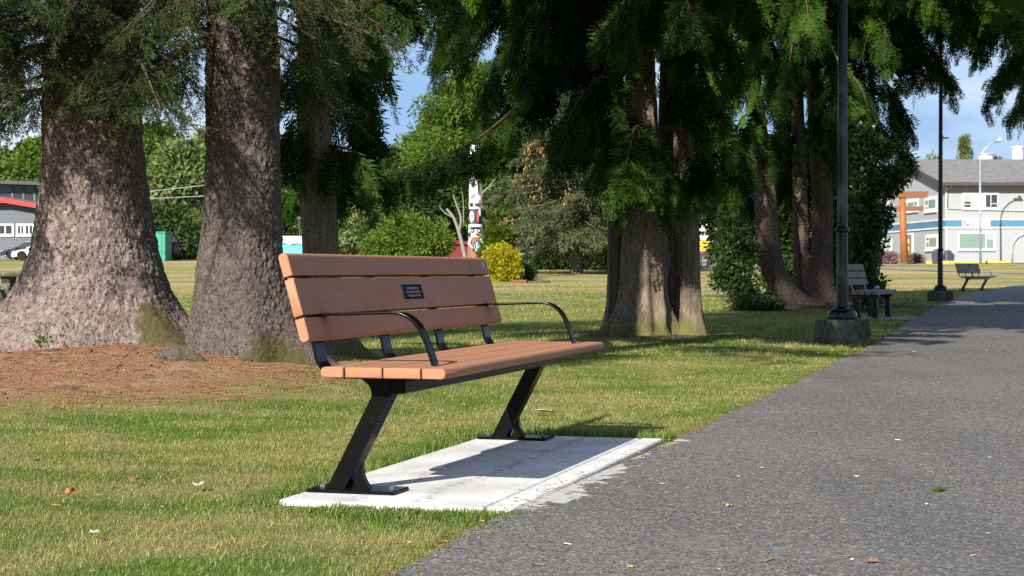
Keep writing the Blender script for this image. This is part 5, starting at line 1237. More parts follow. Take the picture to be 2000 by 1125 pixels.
def white_building():
    d = 118.0; k = d / F; X0 = (1846 - CX) * k; zg = 1.36; Bd = empty('white_building', (X0, d, zg)); L, D = 24.0, 18.5; sk = -.062
    def zr(py): return EYE + (HY - py) * k - zg
    def xr(px): return (px - 1846) * k
    ze = zr(356)
    # right wall (towards the camera) and left gable wall, leaning back to the left
    def P(x, y, z): return (x + sk * y, y, z)
    zrg = EYE + (HY - 311) / F * (d + D / 2) - zg
    m = MB(); m.add([P(0, 0, -.5), P(L, 0, -.5), P(L, 0, ze), P(0, 0, ze), P(0, D, -.5), P(L, D, -.5), P(L, D, ze), P(0, D, ze), P(0, D / 2, zrg - .35), P(L, D / 2, zrg - .35)],
                    [(0, 1, 2, 3), (5, 4, 7, 6), (4, 0, 3, 8, 7), (1, 5, 6, 9, 2), (3, 2, 9, 8), (8, 9, 6, 7)]); m.build('wall', M['white_siding'], Bd)
    ov = .55; rf = None
    for sgn in (0, 1):
        ya, yb = (-.75, D / 2) if sgn == 0 else (D + .75, D / 2); zl = ze - .20
        m = MB(); v = [P(x, y, z + o) for o in (0, .22) for (x, y, z) in ((-ov, ya, zl), (L + ov, ya, zl), (L + ov, yb, zrg - .22), (-ov, yb, zrg - .22))]
        m.add(v, [(0, 1, 2, 3), (7, 6, 5, 4), (0, 4, 5, 1), (1, 5, 6, 2), (2, 6, 7, 3), (3, 7, 4, 0)]); r_ = m.build('roof', M['shingle'], Bd); rf = rf or r_
    MB().add([P(-ov, -.79, ze - .25), P(L + ov, -.79, ze - .25), P(L + ov, -.79, ze - .02), P(-ov, -.79, ze - .02), P(-ov, -.755, ze - .25), P(L + ov, -.755, ze - .25), P(L + ov, -.755, ze - .02), P(-ov, -.755, ze - .02)], [(0, 1, 2, 3), (7, 6, 5, 4), (0, 4, 5, 1), (1, 5, 6, 2), (2, 6, 7, 3), (3, 7, 4, 0)]).build('gutter', M['trim_dark'], Bd)
    m = MB()
    for (ya, yb, za, zb_) in ((-.75, D / 2, ze - .24, zrg - .26), (D / 2, D + .75, zrg - .26, ze - .24)):
        v = [P(x, y, z + o) for x in (-ov - .06, -ov - .003) for (y, z, o) in ((ya, za, 0), (yb, zb_, 0), (yb, zb_, .24), (ya, za, .24))]; m.add(v, [(0, 1, 2, 3), (7, 6, 5, 4), (0, 4, 5, 1), (1, 5, 6, 2), (2, 6, 7, 3), (3, 7, 4, 0)])
    m.build('barge_board', M['trim_dark'], Bd)
    fr_ = lambda x, o, z: P(x, -o, z); fl_ = lambda y, o, z: (sk * y - o, y, z)
    def band(face, a, b, z0, z1, o, name, mat):
        v = [face(x, oo, z) for oo in (-.02, o) for (x, z) in ((a, z0), (b, z0), (b, z1), (a, z1))]
        return MB().add(v, [(0, 1, 2, 3), (7, 6, 5, 4), (0, 4, 5, 1), (1, 5, 6, 2), (2, 6, 7, 3), (3, 7, 4, 0)]).build(name, mat, Bd)
    z0, z1 = zr(443), zr(430)
    band(fr_, -.03, L, z0, z1, .05, 'blue_band', M['blue_siding']); band(fl_, -.0, D, z0, z1, .05, 'blue_band', M['blue_siding'])
    for f_, e in ((fr_, L), (fl_, D)):
        band(f_, 0, e, z0 - .11, z0 - .003, .08, 'band_trim', M['trim_white']); band(f_, 0, e, z1 + .003, z1 + .09, .08, 'band_trim', M['trim_white'])
    band(fr_, .0, .14, -.2, ze - .25, .03, 'corner_board', M['trim_white'])
    window(Bd, xr(1879), xr(1950), zr(408), zr(377), [(0, .22, .5, 1, 'glass_pale'), (0, .22, .25, .5, 'glass_dark'), (0, .22, 0, .25, 'glass_dark'), (.22, .5, .5, 1, 'curtain'), (.22, .5, 0, .5, 'blind_yellow'), (.5, .64, 0, 1, 'curtain'), (.64, .8, 0, 1, 'glass_dark'), (.8, 1, .3, 1, 'glass_dark'), (.8, 1, 0, .3, 'glass_dark')], fr_)
    window(Bd, xr(1870), xr(1943), zr(488), zr(453), [(0, .77, 0, 1, 'glass_blind'), (.77, 1, .65, 1, 'glass_pale'), (.77, 1, 0, .65, 'glass_blind')], fr_)
    # gable wall windows: distances along the wall found from their columns
    def yl(px): t_ = (px - CX) / F; return (X0 - t_ * d) / (t_ - sk)
    def zl_(py, px): return EYE + (HY - py) / F * (d + yl(px)) - zg
    def wl2(px0, px1, py0, py1, panes): 
        a, b = yl(px1), yl(px0); window(Bd, a, b, zl_(py1, px1), zl_(py0, px1), panes, fl_, .16, .16)
    wl2(1806, 1830, 382, 412, [(0, .68, 0, 1, 'glass_blind'), (.68, 1, .35, 1, 'glass_blind'), (.68, 1, 0, .35, 'glass_blind')])
    wl2(1765, 1794, 387, 412, [(0, .25, .3, 1, 'glass_blind'), (.25, .75, .3, 1, 'glass_blind'), (.25, .75, 0, .3, 'glass_dark'), (.75, 1, 0, 1, 'glass_pale')])
    wl2(1734, 1745, 388, 412, [(0, 1, .4, 1, 'glass_pale'), (0, 1, 0, .4, 'glass_dark')])
    wl2(1808, 1832, 457, 488, [(0, .7, 0, 1, 'glass_blind'), (.7, 1, .6, 1, 'glass_dark'), (.7, 1, 0, .6, 'glass_blind')])
    wl2(1715, 1742, 463, 492, [(0, .3, 0, 1, 'glass_pale'), (.3, .75, 0, 1, 'glass_pale'), (.75, 1, 0, 1, 'glass_dark')])
    a, b = yl(1784), yl(1767); dr = band(fl_, a, b, .02, zl_(455, 1784), .06, 'door', M['trim_white']); 
    def sub(face, a, b, z0, z1, o, name, mat, par):
        v = [face(x, oo, z) for oo in (.0, o) for (x, z) in ((a, z0), (b, z0), (b, z1), (a, z1))]
        return MB().add(v, [(0, 1, 2, 3), (7, 6, 5, 4), (0, 4, 5, 1), (1, 5, 6, 2), (2, 6, 7, 3), (3, 7, 4, 0)]).build(name, mat, par)
    sub(fl_, a + .35, b - .25, .12, zl_(458, 1784), .075, 'door_pane', M['glass_dark'], dr)
    for zz_ in (.5, .95, 1.5): sub(fl_, a + .8, a + 1.3, zz_, zz_ + .28, .082, 'door_notice', M['trim_white'], dr)
    # sign: white board with a small coloured emblem and two lines of grey print
    sg = band(fr_, xr(1878), xr(1933), zr(442.5), zr(429.5), .10, 'sign_board', M['trim_white'])
    for (a, b, c, dd, mt) in ((1881, 1886, 431, 441, 'paint_blue'), (1886, 1891, 436, 441, 'paint_red'), (1886, 1891, 431, 435, 'blind_yellow'), (1884, 1888, 433, 438, 'trim_white')): sub(fr_, xr(a), xr(b), zr(dd), zr(c), .11 if mt != 'trim_white' else .115, 'emblem', M[mt], sg)
    plain('print_grey', (.30, .31, .33), .6)
    for (a, b, c) in ((1895, 1929, 433.5), (1899, 1925, 438.5)): sub(fr_, xr(a), xr(b), zr(c + .7), zr(c - .7), .108, 'print_line', M['print_grey'], sg)
    # arch outline, downpipe and cable along the wall
    cxa, r_ = xr(2006), 30 * k; pts = [(cxa - r_, -.06, -.1)] + [(cxa - r_ * math.cos(a_), -.06, zr(487) + r_ * math.sin(a_)) for a_ in [PI * i / 16 for i in range(17)]] + [(cxa + r_, -.06, -.1)]
    MB().tube(pts, .06, 8).build('arch_rib', M['print_grey'], Bd, smooth=True)
    MB().tube([(xr(1855), -.5, ze - .2), (xr(1855), -.4, zr(365)), (xr(1849), -.09, zr(372)), (xr(1849), -.09, zr(407))], .045, 6).build('downpipe', M['print_grey'], Bd, smooth=True)
    MB().tube([(xr(1849), -.06, zr(407)), (L, -.06, zr(407) - .8)], .05, 6).build('conduit', M['print_grey'], Bd, smooth=True)
    for (px, w_, h_) in ((1984, .42, 1.0), (1922, .55, .45)):
        x = (px - CX) / F * (d + D / 2 + 1) - X0; o = MB().lathe([(w_, -.8), (w_, h_ * .85), (w_ * 1.2, h_ * .87), (w_ * 1.2, h_ * .95), (.05, h_ * 1.05)], 16, (x, D / 2 + .6, zrg)).build('roof_vent', M['trim_white'], Bd, ang=40)
    tag(Bd, 'white two-storey building with a blue band and grey shingle roof, at the right', 'building')
white_building()
plain('yellow_paint', (.62, .40, .06), .7); plain('pale_pole', (.28, .33, .38), .4, .5, .3); plain('bin_grey', (.055, .06, .075), .6)
o = MB(); o.rbox(-2.9, 2.7, -.09, .09, -.1, .16, .02); o = o.build('kerb', M['yellow_paint']); p = at(1894, 514, 114.2); o.location = (p.x, 114.2, Z(p.x, 114.2) + .03); tag(o, 'yellow painted kerb in front of the white building', 'kerb')
p = at(1915, 511, 112.5); sl = empty('street_light', (p.x, 112.5, Z(p.x, 112.5) - .05)); ks = 112.5 / F
def zs_(py): return EYE + (HY - py) * ks - sl.location.z
MB().tube([(0, 0, 0), (-.05, 0, zs_(330))], [.085, .055], 12).build('pole', M['pale_pole'], sl, smooth=True)
MB().tube([tuple(q) for q in bez([(-.05, 0, zs_(331)), (.0, 0, zs_(308)), (.25, 0, zs_(292)), (.65, 0, zs_(281)), (1.0, 0, zs_(277))], 5)], .042, 8).build('arm', M['pale_pole'], sl, smooth=True)
lh = MB().rbox(.85, 1.45, -.13, .13, zs_(277.5), zs_(274), .04).build('lamp_head', M['pale_pole'], sl); MB().lathe([(.1, 0), (.1, .16), (.03, .2)], 10, (1.25, 0, zs_(274))).build('photocell', M['trim_white'], lh)
tag(sl, 'tall pale street light with a curved arm in front of the white building', 'street light')
p = at(1827, 512, 113.5); o = empty('litter_bin', (p.x, 113.5, Z(p.x, 113.5))); MB().lathe([(.19, 0), (.22, .05), (.24, .72), (.25, .74)], 16).build('body', M['bin_grey'], o, ang=40); MB().lathe([(.255, .743), (.255, .80), (.14, .83), (.13, .97), (.0, .98)], 16).build('lid', M['bin_grey'], o, ang=40); tag(o, 'dark litter bin at the corner of the white building', 'bin')
# timber gate
g0 = at(1764, 512, 112.0); gt = empty('timber_gate', (g0.x, 112.0, Z(g0.x, 112) - .02)); kg = 112 / F
def zg_(py): return EYE + (HY - py) * kg - gt.location.z
pb = (1664 - 1764) * kg
for dx, lean in ((0, -.06), (pb, .06)):
    m = MB(); m.tube([(dx + lean * -2, 0, -.1), (dx, 0, zg_(450)), (dx + lean, 0, zg_(386))], [.26, .225, .195], 14); m.build('post', M['gate_timber'], gt, smooth=True); MB().lathe([(.42, -.1), (.42, .10), (.36, .16)], 12, (dx, 0, 0)).build('post_footing', M['mossy_concrete'], gt, ang=40)
MB().prism([((-.9 + pb), zg_(386)), (1.5, zg_(386)), (1.56, zg_(374)), (pb - .96, zg_(374))], -.28, .28, 'y').build('top_beam', M['gate_beam'], gt)
MB().bx(pb - .75, 1.28, -.12, .12, zg_(412), zg_(403)).build('cross_beam', M['gate_beam'], gt)
tag(gt, 'orange timber gate with round posts and double cross beams before the white building', 'gate')

# ------------------------------------------------------------------ parked cars
def car(name, length, height, wid, mat, label, cat='car', suv=False):
    """side outline with wheel arches, tumblehome cabin; nose towards -x"""
    Cc = empty(name); L, H, Wd = length, height, wid / 2; r_ = .32; xw = (.82, L - .85)
    belt = H * .62; low = .20
    def arch(xc): return [(xc + (r_ + .06) * math.cos(a), r_ + (r_ + .06) * math.sin(a)) for a in [PI * (1 - i / 10) for i in range(11)]]
    bottom = [(.08, low)] + arch(xw[0]) + arch(xw[1]) + [(L - .06, low)]
    bottom = [(x, max(z, low)) for x, z in bottom]
    top = [(L, .50), (L - .02, belt - .08), (L - .12, belt)] + ([] if suv else [(L - .75, belt + .03)]) + [(L * .32 - .05, belt + .02), (L * .30 - .3, belt - .02), (.45, belt - .13), (.10, belt - .26), (0, .48)]
    out = bottom + top; n = len(out); v = []
    for s_, sc_ in ((-1, .90), (-1, 1), (1, 1), (1, .90)):
        for (x, z) in out:
            k = 1 - .12 * max(0, (z - .5)) ; e = .96 if sc_ < 1 else 1
            v.append(((x - L / 2) * (e if False else 1), s_ * Wd * (k if sc_ == 1 else k * .96), z if sc_ == 1 else .5 + (z - .5) * .94))
    def rng(i): return list(range(i * n, i * n + n))
    order = [1, 2]; f = [(n + k, n + (k + 1) % n, 2 * n + (k + 1) % n, 2 * n + k) for k in range(n)]
    f += [(k, (k + 1) % n, n + (k + 1) % n, n + k) for k in range(n)] + [(2 * n + k, 2 * n + (k + 1) % n, 3 * n + (k + 1) % n, 3 * n + k) for k in range(n)]
    f += [tuple(rng(0)[::-1]), tuple(rng(3))]
    body = MB().add(v, f).build('body', mat, Cc, ang=30)
    # cabin: glass house with painted roof
    cab = [(L * .27, belt), (L * .42, H - .03), (L * .50, H), (L * .72, H - .01), (L * (.80 if not suv else .95), H - .08), (L * (.93 if not suv else .985), belt)]
    def cabin(pts, w0, w1, name, mt, par, lift=0):
        m = MB(); n2 = len(pts); v = []
        for s_ in (-1, 1): v += [(x - L / 2, s_ * (w0 + (w1 - w0) * (z - belt) / (H - belt)), z + lift) for x, z in pts]
        m.add(v, [(k, (k + 1) % n2, n2 + (k + 1) % n2, n2 + k) for k in range(n2)] + [tuple(range(n2 - 1, -1, -1)), tuple(range(n2, 2 * n2))]); return m.build(name, mt, par, ang=30)
    gl = cabin(cab, Wd * .90, Wd * .70, 'cabin_glass', M['glass_dark'], Cc)
    rfp = [(x, z) for x, z in cab[1:5]] + [(x, z - .05) for x, z in cab[1:5]][::-1]; cabin(rfp, Wd * .905, Wd * .715, 'roof', mat, Cc, .012)
    for xa, za, xb, zb_ in ((L * .27, belt, L * .43, H), (L * .57, belt, L * .575, H), (L * .78, belt, L * .76, H - .04), (L * (.93 if not suv else .985), belt, L * (.80 if not suv else .95), H - .07)):
        for s_ in (-1, 1): MB().tube([(xa - L / 2, s_ * Wd * .91, za), (xb - L / 2, s_ * Wd * .715, zb_)], .03, 5).build('pillar', mat, gl)
    for xc in xw:
        for s_ in (-1, 1):
            y = s_ * (Wd - .10); wh = MB(); wh.v = []; m = MB(); m.lathe([(.19, -.10), (.30, -.10), (.32, -.06), (.32, .06), (.30, .10), (.19, .10)], 22)
            m.v = [(p_[0] + xc - L / 2, y + p_[2], p_[1] + r_) for p_ in m.v]; ty = m.build('wheel', M['tyre'], Cc, ang=40)
            m = MB(); m.lathe([(.19, .0), (.19, .085), (.165, .10), (.16, .07), (.06, .06), (.05, .09), (.0, .095)], 22, cap=False)
            for q in range(7):
                a = 2 * PI * q / 7; m.box((.105 * math.cos(a), .105 * math.sin(a), .075), (.15, .035, .03), Matrix.Rotation(a, 3, 'Z'))
            m.v = [(p_[0] + xc - L / 2, y + s_ * p_[2], p_[1] + r_) for p_ in m.v]; m.build('rim', M['bolt_steel'], ty, ang=40)
    for s_ in (-1, 1):
        MB().rbox(-L / 2 + .02, -L / 2 + .36, s_ * Wd * .62 - .2, s_ * Wd * .62 + .2, belt - .30, belt - .17, .03).build('headlight', M['glass_pale'], Cc)
        MB().rbox(L / 2 - .16, L / 2 + .012, s_ * Wd * .74 - .13, s_ * Wd * .74 + .13, belt - .22, belt - .02, .02).build('tail_light', M['trim_red'], Cc)
        MB().rbox(-L / 2 + L * .27, -L / 2 + L * .31, s_ * (Wd + .06) - .07, s_ * (Wd + .06) + .07, belt, belt + .11, .02).build('mirror', mat, Cc)
    MB().rbox(-L / 2 - .012, -L / 2 + .06, -Wd * .6, Wd * .6, .30, .42, .02).build('grille', M['tyre'], Cc)
    MB().rbox(L / 2 - .05, L / 2 + .015, -.26, .26, .52, .64, .005).build('number_plate', M['trim_white'], Cc)
    tag(Cc, label, cat); return Cc
plain('tyre', (.02, .02, .021), .9, .1); plain('car_white', (.66, .67, .69), .25, .5, coat=.5); plain('car_black', (.012, .014, .018), .2, .5, coat=.5); plain('car_red', (.26, .015, .022), .25, .5, coat=.5); plain('car_silver', (.42, .43, .45), .3, .5, coat=.5)
def put_car(c, px, d, rz):
    X = (px - CX) / F * d; c.location = (X, d, Z(X, d) + .055); c.rotation_euler.z = rz
c1 = car('parked_car', 4.5, 1.36, 1.78, M['car_white'], 'low white car parked by the grey building, seen from its side'); put_car(c1, 86, 129.5, 0)
c2 = car('parked_car', 4.4, 1.38, 1.78, M['car_black'], 'black car nose beyond the white car at the left edge'); put_car(c2, 62, 133.5, 0)
c3 = car('parked_car', 4.5, 1.62, 1.82, M['car_black'], 'dark parked car seen from behind, beside the green container', suv=True); put_car(c3, 331, 131.5, PI / 2 + PI + .12)
c4 = car('parked_car', 4.4, 1.40, 1.78, M['car_red'], 'red car partly hidden by leaves beyond the log barrier'); put_car(c4, 1425, 132, .05)
c5 = car('parked_car', 4.6, 1.75, 1.85, M['car_silver'], 'pale vehicle glimpsed left of the many-stemmed cedar above the hedge', suv=True); put_car(c5, 1196, 150, .3); c5.location.z += .95
for q in (c1, c2, c3, c4, c5): q['group'] = 'parked cars'

# ------------------------------------------------------------------ grey building with red eaves at the left
def grey_building():
    d = 141.0; k = d / F; X0 = -300 * k - .0; zg = Z(-45, d) - .1; G = empty('grey_building', ((-200 - CX) * k, d, zg)); 
    def xr(px): return (px + 200) * k
    def zr(py): return EYE + (HY - py) * k - zg
    xe = xr(190); zl, zr2 = zr(394), zr(424)
    def quadbox(pts, y0, y1, name, mat, par): return MB().prism(pts, y0, y1, 'y').build(name, mat, par)
    quadbox([(0, -.6), (xe, -.6), (xe, zr2), (xr(10), zl), (0, zl)], 0, 10, 'wall', M['grey_siding'], G)
    e0, e1 = zr(388), zr(420)
    quadbox([(0, e0 - .36), (xr(14), e0 - .36), (xe + .8, e1 - .36), (xe + .8, e1), (xr(14), e0), (0, e0)], -.9, -.75, 'fascia', M['trim_red'], G)
    quadbox([(0, e0 + .003), (xr(14), e0 + .003), (xe + .8, e1 + .003), (xe + .8, e1 + .16), (xr(14), e0 + .16), (0, e0 + .16)], -.85, 6, 'lower_roof', M['trim_dark'], G)
    quadbox([(0, zr(396)), (xr(140), zr(396)), (xr(140), zr(362)), (0, zr(350))], 2.5, 9, 'clerestory_wall', M['glass_dark'], G)
    for px in (-120, -60, -20, 8, 30, 52, 70, 92, 120): MB().bx(xr(px) - .09, xr(px) + .09, 2.4, 2.49, zr(396), zr(362)).build('mullion', M['grey_siding'], G)
    quadbox([(-.5, zr(352)), (xr(155), zr(362)), (xr(155), zr(356)), (-.5, zr(343))], 1.3, 10, 'upper_roof', M['trim_dark'], G)
    fr_ = lambda x, o, z: (x, -o, z)
    for (a, b, pn) in ((-8, 27, [(0, .54, 0, 1, 'glass_dark'), (.54, 1, 0, 1, 'glass_dark')]), (32, 67, [(0, .22, 0, 1, 'glass_dark'), (.22, .42, 0, 1, 'glass_dark'), (.5, .75, 0, 1, 'glass_dark'), (.75, 1, 0, 1, 'glass_dark')]), (72, 106, [(0, .5, 0, 1, 'glass_dark'), (.5, 1, 0, 1, 'glass_dark')]), (-60, -20, [(0, .5, 0, 1, 'glass_dark'), (.5, 1, 0, 1, 'glass_dark')]), (120, 150, [(0, 1, 0, 1, 'glass_dark')])):
        window(G, xr(a), xr(b), zr(460), zr(437), pn, fr_, .10, .09)
    tag(G, 'grey sided building with a red sloping eave behind the parked white car', 'building')
grey_building()
plain('green_box', (.045, .24, .17), .5); plain('tent_blue', (.10, .50, .66), .5)
p = at(300, 512, 126); gb = empty('green_container', (p.x, 126, Z(p.x, 126) - .05)); w_ = 23 * 126 / F; MB().rbox(-1.6, w_, 0, 2.4, .05, 2.10, .03).build('body', M['green_box'], gb); MB().rbox(-1.66, w_ + .06, -.06, 2.46, 2.103, 2.2, .02).build('lid', M['green_box'], gb)
for x in (-1.0, -.2, .55): MB().bx(x - .03, x + .03, -.035, -.003, .12, 2.05).build('rib', M['green_box'], gb)
tag(gb, 'teal green container standing right of the massive spruce trunk', 'container')
p = at(566, 505, 118); bt = empty('market_tent', (p.x, 118, Z(p.x, 118) - .03)); kt = 118 / F; w_ = 46 * kt
def zb2(py): return EYE + (HY - py) * kt - bt.location.z
MB().prism([(-w_, 0), (w_ * .52, 0), (w_ * .52, zb2(477)), (-w_, zb2(477))], 0, 2.2, 'y').build('side_wall', M['tent_blue'], bt)
m = MB(); ed = [(-w_ - .1, zb2(461))] + [(w_ * .52 + .1, zb2(461))] + [(w_ * .52 + .1 - (w_ * 1.52 + .2) * i / 18, zb2(476.5) + .10 * abs(math.sin(PI * i / 6)) - .05) for i in range(19)]
m.prism(ed, -.12, 2.35, 'y'); m.build('valance', M['trim_white'], bt); tag(bt, 'bright blue booth with a white top behind the left end of the bench', 'booth')
# pale signal on a post by the slim cedar
p = at(585, 450, 122); pp = empty('post_sign', (p.x, 122, Z(p.x, 122))); kz = 122 / F; MB().tube([(0, 0, 0), (0, 0, EYE + (HY - 430) * kz - pp.location.z)], .05, 8).build('post', M['trim_dark'], pp); MB().rbox(-.10, .16, -.1, .1, EYE + (HY - 427) * kz - pp.location.z, EYE + (HY - 404) * kz - pp.location.z, .03).build('panel', M['trim_white'], pp); tag(pp, 'white panel on a thin post just left of the slim cedar trunk', 'sign')
# overhead cables
for i, (a, b, dz) in enumerate((((200, 384, 120), (640, 318, 120), .5), ((200, 392, 120), (640, 358, 120), .4))):
    A, Bq = at(*a), at(*b); d_ = Bq - A; A = A + d_ * .03; Bq = Bq + d_ * 1.6; pts = [A.lerp(Bq, t_) - Vector((0, 0, dz * 4 * t_ * (1 - t_))) for t_ in [j / 24 for j in range(25)]]
    o = MB().tube(pts, .022, 5).build('overhead_cable', M['pale_pole'], smooth=True); tag(o, ('upper overhead cable crossing before the wood, between the two spruce trunks', 'lower overhead cable crossing before the wood, between the two spruce trunks')[i], 'cable', 'overhead cables')
A = at(213, 383, 120); o = empty('utility_pole', (A.x, 120, Z(A.x, 120))); MB().tube([(0, 0, -.2), (0, 0, A.z - o.location.z + .6)], [.16, .11], 10).build('pole', M['log_wood'], o, smooth=True); MB().bx(-.5, .5, -.06, .06, A.z - o.location.z - .1, A.z - o.location.z + .03).build('cross_arm', M['log_wood'], o); tag(o, 'utility pole carrying the overhead cables, behind the massive spruce', 'pole')
# blue shop, yellow stall, bollard and log beyond the cedars
plain('shop_blue', (.03, .20, .52), .5); plain('stall_yellow', (.72, .43, .02), .5); plain('stall_top', (.55, .42, .36), .6)
p = at(1392, 500, 172); sb = empty('blue_shop', (p.x, 172, Z(p.x, 172) - .1)); k2 = 172 / F
MB().bx(0, 3.2, 0, 6, 0, EYE + (HY - 452) * k2 - sb.location.z).build('wall', M['shop_blue'], sb); zt2 = EYE + (HY - 452) * k2 - sb.location.z
MB().bx(-4, 3.4, -.2, 6.2, zt2 + .003, zt2 + .8).build('fascia', M['trim_white'], sb); MB().bx(-.0, 3.2, .3, 6, zt2 + .803, zt2 + 2.0).build('upper_wall', M['shop_blue'], sb)
MB().bx(1.6, 2.6, -.06, .0, .6, 1.7).build('window', M['glass_dark'], sb); tag(sb, 'bright blue shop front glimpsed between the cedars', 'building')
p = at(1393, 500, 158); ys = empty('yellow_stall', (p.x, 158, Z(p.x, 158) - .02)); k3 = 158 / F
MB().rbox(-3.2, 0, 0, 2, .1, 1.55, .04).build('body', M['stall_yellow'], ys); MB().rbox(-3.3, .08, -.1, 2.1, 1.553, 2.05, .03).build('roof', M['stall_top'], ys)
for q, (x, z, a, b) in enumerate(((-.75, .95, .22, .12), (-.55, 1.0, .16, .08), (-1.35, 1.0, .2, .12), (-.95, .75, .1, .06))):
    MB().add([(x + a * math.cos(t_) + .06 * math.sin(3 * t_), -.012, z + b * math.sin(t_)) for t_ in [2 * PI * i / 12 for i in range(12)]] + [(x + a * math.cos(t_) + .06 * math.sin(3 * t_), .004, z + b * math.sin(t_)) for t_ in [2 * PI * i / 12 for i in range(12)]], [tuple(range(12))] + [(i, (i + 1) % 12, 12 + (i + 1) % 12, 12 + i) for i in range(12)]).build('painted_motif', M[('paint_black', 'trim_white', 'paint_black', 'paint_black')[q]], ys)
tag(ys, 'yellow painted stall beyond the right stem of the many-stemmed cedar', 'stall')
p = at(1366, 520, 99); o = MB().lathe([(.09, -.1), (.09, .72), (.07, .78), (.02, .8)], 12).build('bollard', M['bin_grey'], ang=40); o.location = (p.x + .05, 99, Z(p.x, 99)); tag(o, 'dark bollard at the edge of the parking lot', 'bollard')
p = at(1360, 582, 49); m = MB(); rg = random.Random(4); P = [(i * .35, rg.gauss(0, .012), 0) for i in range(12)]; m.tube(P, [.155 + rg.gauss(0, .006) for _ in P], 14); lgb = empty('log_barrier', (p.x - .9, 49, EYE + (HY - 580) / F * 49)); m.build('log', M['log_wood'], lgb, smooth=True)
for x in (.4, 3.2): MB().rbox(x - .12, x + .12, -.16, .16, -.42, -.10, .02).build('block', M['log_wood'], lgb)
tag(lgb, 'weathered horizontal log barrier right of the many-stemmed cedar', 'log')
p = at(1193, 546, 66); o = empty('meter_box', (p.x + .05, 66, Z(p.x, 66))); MB().rbox(-.09, .09, -.08, .08, .02, .46, .02).build('housing', M['pale_pole'], o); MB().rbox(-.10, .10, -.09, .09, .463, .50, .01).build('cap', M['pale_pole'], o); tag(o, 'small grey utility box left of the many-stemmed cedar', 'box')
# surface roots on the bank
for i, (x0, py0, x1, py1, r_) in enumerate(((1128, 602, 1150, 598, .09), (1150, 601, 1192, 592, .14), (1160, 604, 1195, 601, .11))):
    a, b = at(x0, py0, 45.5), at(x1, py1, 45.5); rg = random.Random(i); pts = [a.lerp(b, t_ / 6) + Vector((0, rg.gauss(0, .08), rg.gauss(0, .03) + .03)) for t_ in range(7)]
    o = MB().tube(bez(pts, 3), [r_ * (.5 + .5 * math.sin(PI * j / 18) + .2 * rg.random()) for j in range(19)], 8).build('surface_root', M['log_wood'], smooth=True); tag(o, ('short knobbly root on the bank, leftmost of the roots left of the cedar', 'thick grey root arching on the bank left of the many-stemmed cedar', 'low grey root hugging the bank nearest the many-stemmed cedar')[i], 'root', 'roots on the bank')
# concrete picnic table at the left edge
def picnic():
    p = at(22, 600, 40); T = empty('picnic_table', (p.x, 38.6, Z(p.x, 38.6) - .02)); k = 38.6 / F
    MB().rbox(-1.1, .80, -.4, .4, .70, .78, .02).build('table_top', M['mossy_concrete'], T)
    for s_ in (-1, 1): MB().rbox(-1.2, .62, s_ * .78 - .16, s_ * .78 + .16, .40, .47, .02).build('seat', M['mossy_concrete'], T)
    for x in (-.75, .35):
        m = MB(); m.prism([(-.62, -.05), (.62, -.05), (.70, .10), (.90, .40), (.62, .40), (.50, .28), (.26, .30), (.22, .55), (.34, .70), (-.34, .70), (-.22, .55), (-.26, .30), (-.50, .28), (-.62, .40), (-.90, .40), (-.70, .10)], x - .09, x + .09); m.build('support', M['mossy_concrete'], T)
    tag(T, 'grey concrete picnic table at the left edge behind the massive spruce', 'picnic table')
picnic()

# ------------------------------------------------------------------ root hump, small plants, fallen bits
def hump(name, px, py, d, rx, ry, rz, mat, label, seed):
    p = at(px, py, d); n, mr = 40, 14; rgn = np.random.default_rng(seed); v = []
    for i in range(mr + 1):
        f = i / mr; 
        for j in range(n):
            a = 2 * PI * j / n; w_ = 1 + .25 * math.sin(2 * a + 1) + .12 * math.sin(5 * a + seed); x, y = rx * f * math.cos(a) * w_, ry * f * math.sin(a) * w_
            z = rz * (1 - f * f) * (.8 + .5 * float(fbm(x * 6, y * 6, 0, seed))) ; v.append((x, y, z + (-.05 if f == 1 else 0) + .02 * float(fbm(x * 22, y * 22, 0, seed + 3)) * (1 - f)))
    f = [(i * n + j, i * n + (j + 1) % n, (i + 1) * n + (j + 1) % n, (i + 1) * n + j) for i in range(mr) for j in range(n)]
    me = bpy.data.meshes.new(name); me.from_pydata(v, [], f); me.materials.append(mat); me.shade_smooth(); fixn(me)
    for nm, val in (('plate', .5), ('ht', .6), ('moss', .52)):
        x = me.attributes.new(nm, 'FLOAT', 'POINT'); x.data.foreach_set('value', np.full(len(me.vertices), val, np.float32))
    o = link(name, me); o.location = (p.x, d, Z(p.x, d) - .01); tag(o, label, 'root'); return o
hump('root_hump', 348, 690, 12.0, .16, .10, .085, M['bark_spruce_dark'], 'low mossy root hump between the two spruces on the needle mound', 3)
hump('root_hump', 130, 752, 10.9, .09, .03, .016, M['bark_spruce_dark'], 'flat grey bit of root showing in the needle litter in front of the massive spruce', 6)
PLT = [proto(leaf_clump(190 + s, M['hedge_leaf'], 9, .05, .05, .03, .7)) for s in range(2)]
bush('seedling', 'tiny bright green seedling at the foot of the massive spruce', [B_(88, 664, 12.1, .05, .04, .02)], PLT, .5, 7, 801, nst=0, cat='plant')
plain('leaf_orange', (.45, .12, .035), .7); plain('leaf_brown', (.23, .11, .045), .8); plain('leaf_tan', (.40, .27, .12), .8); plain('lichen', (.30, .33, .25), .9); plain('feather', (.70, .70, .68), .8)
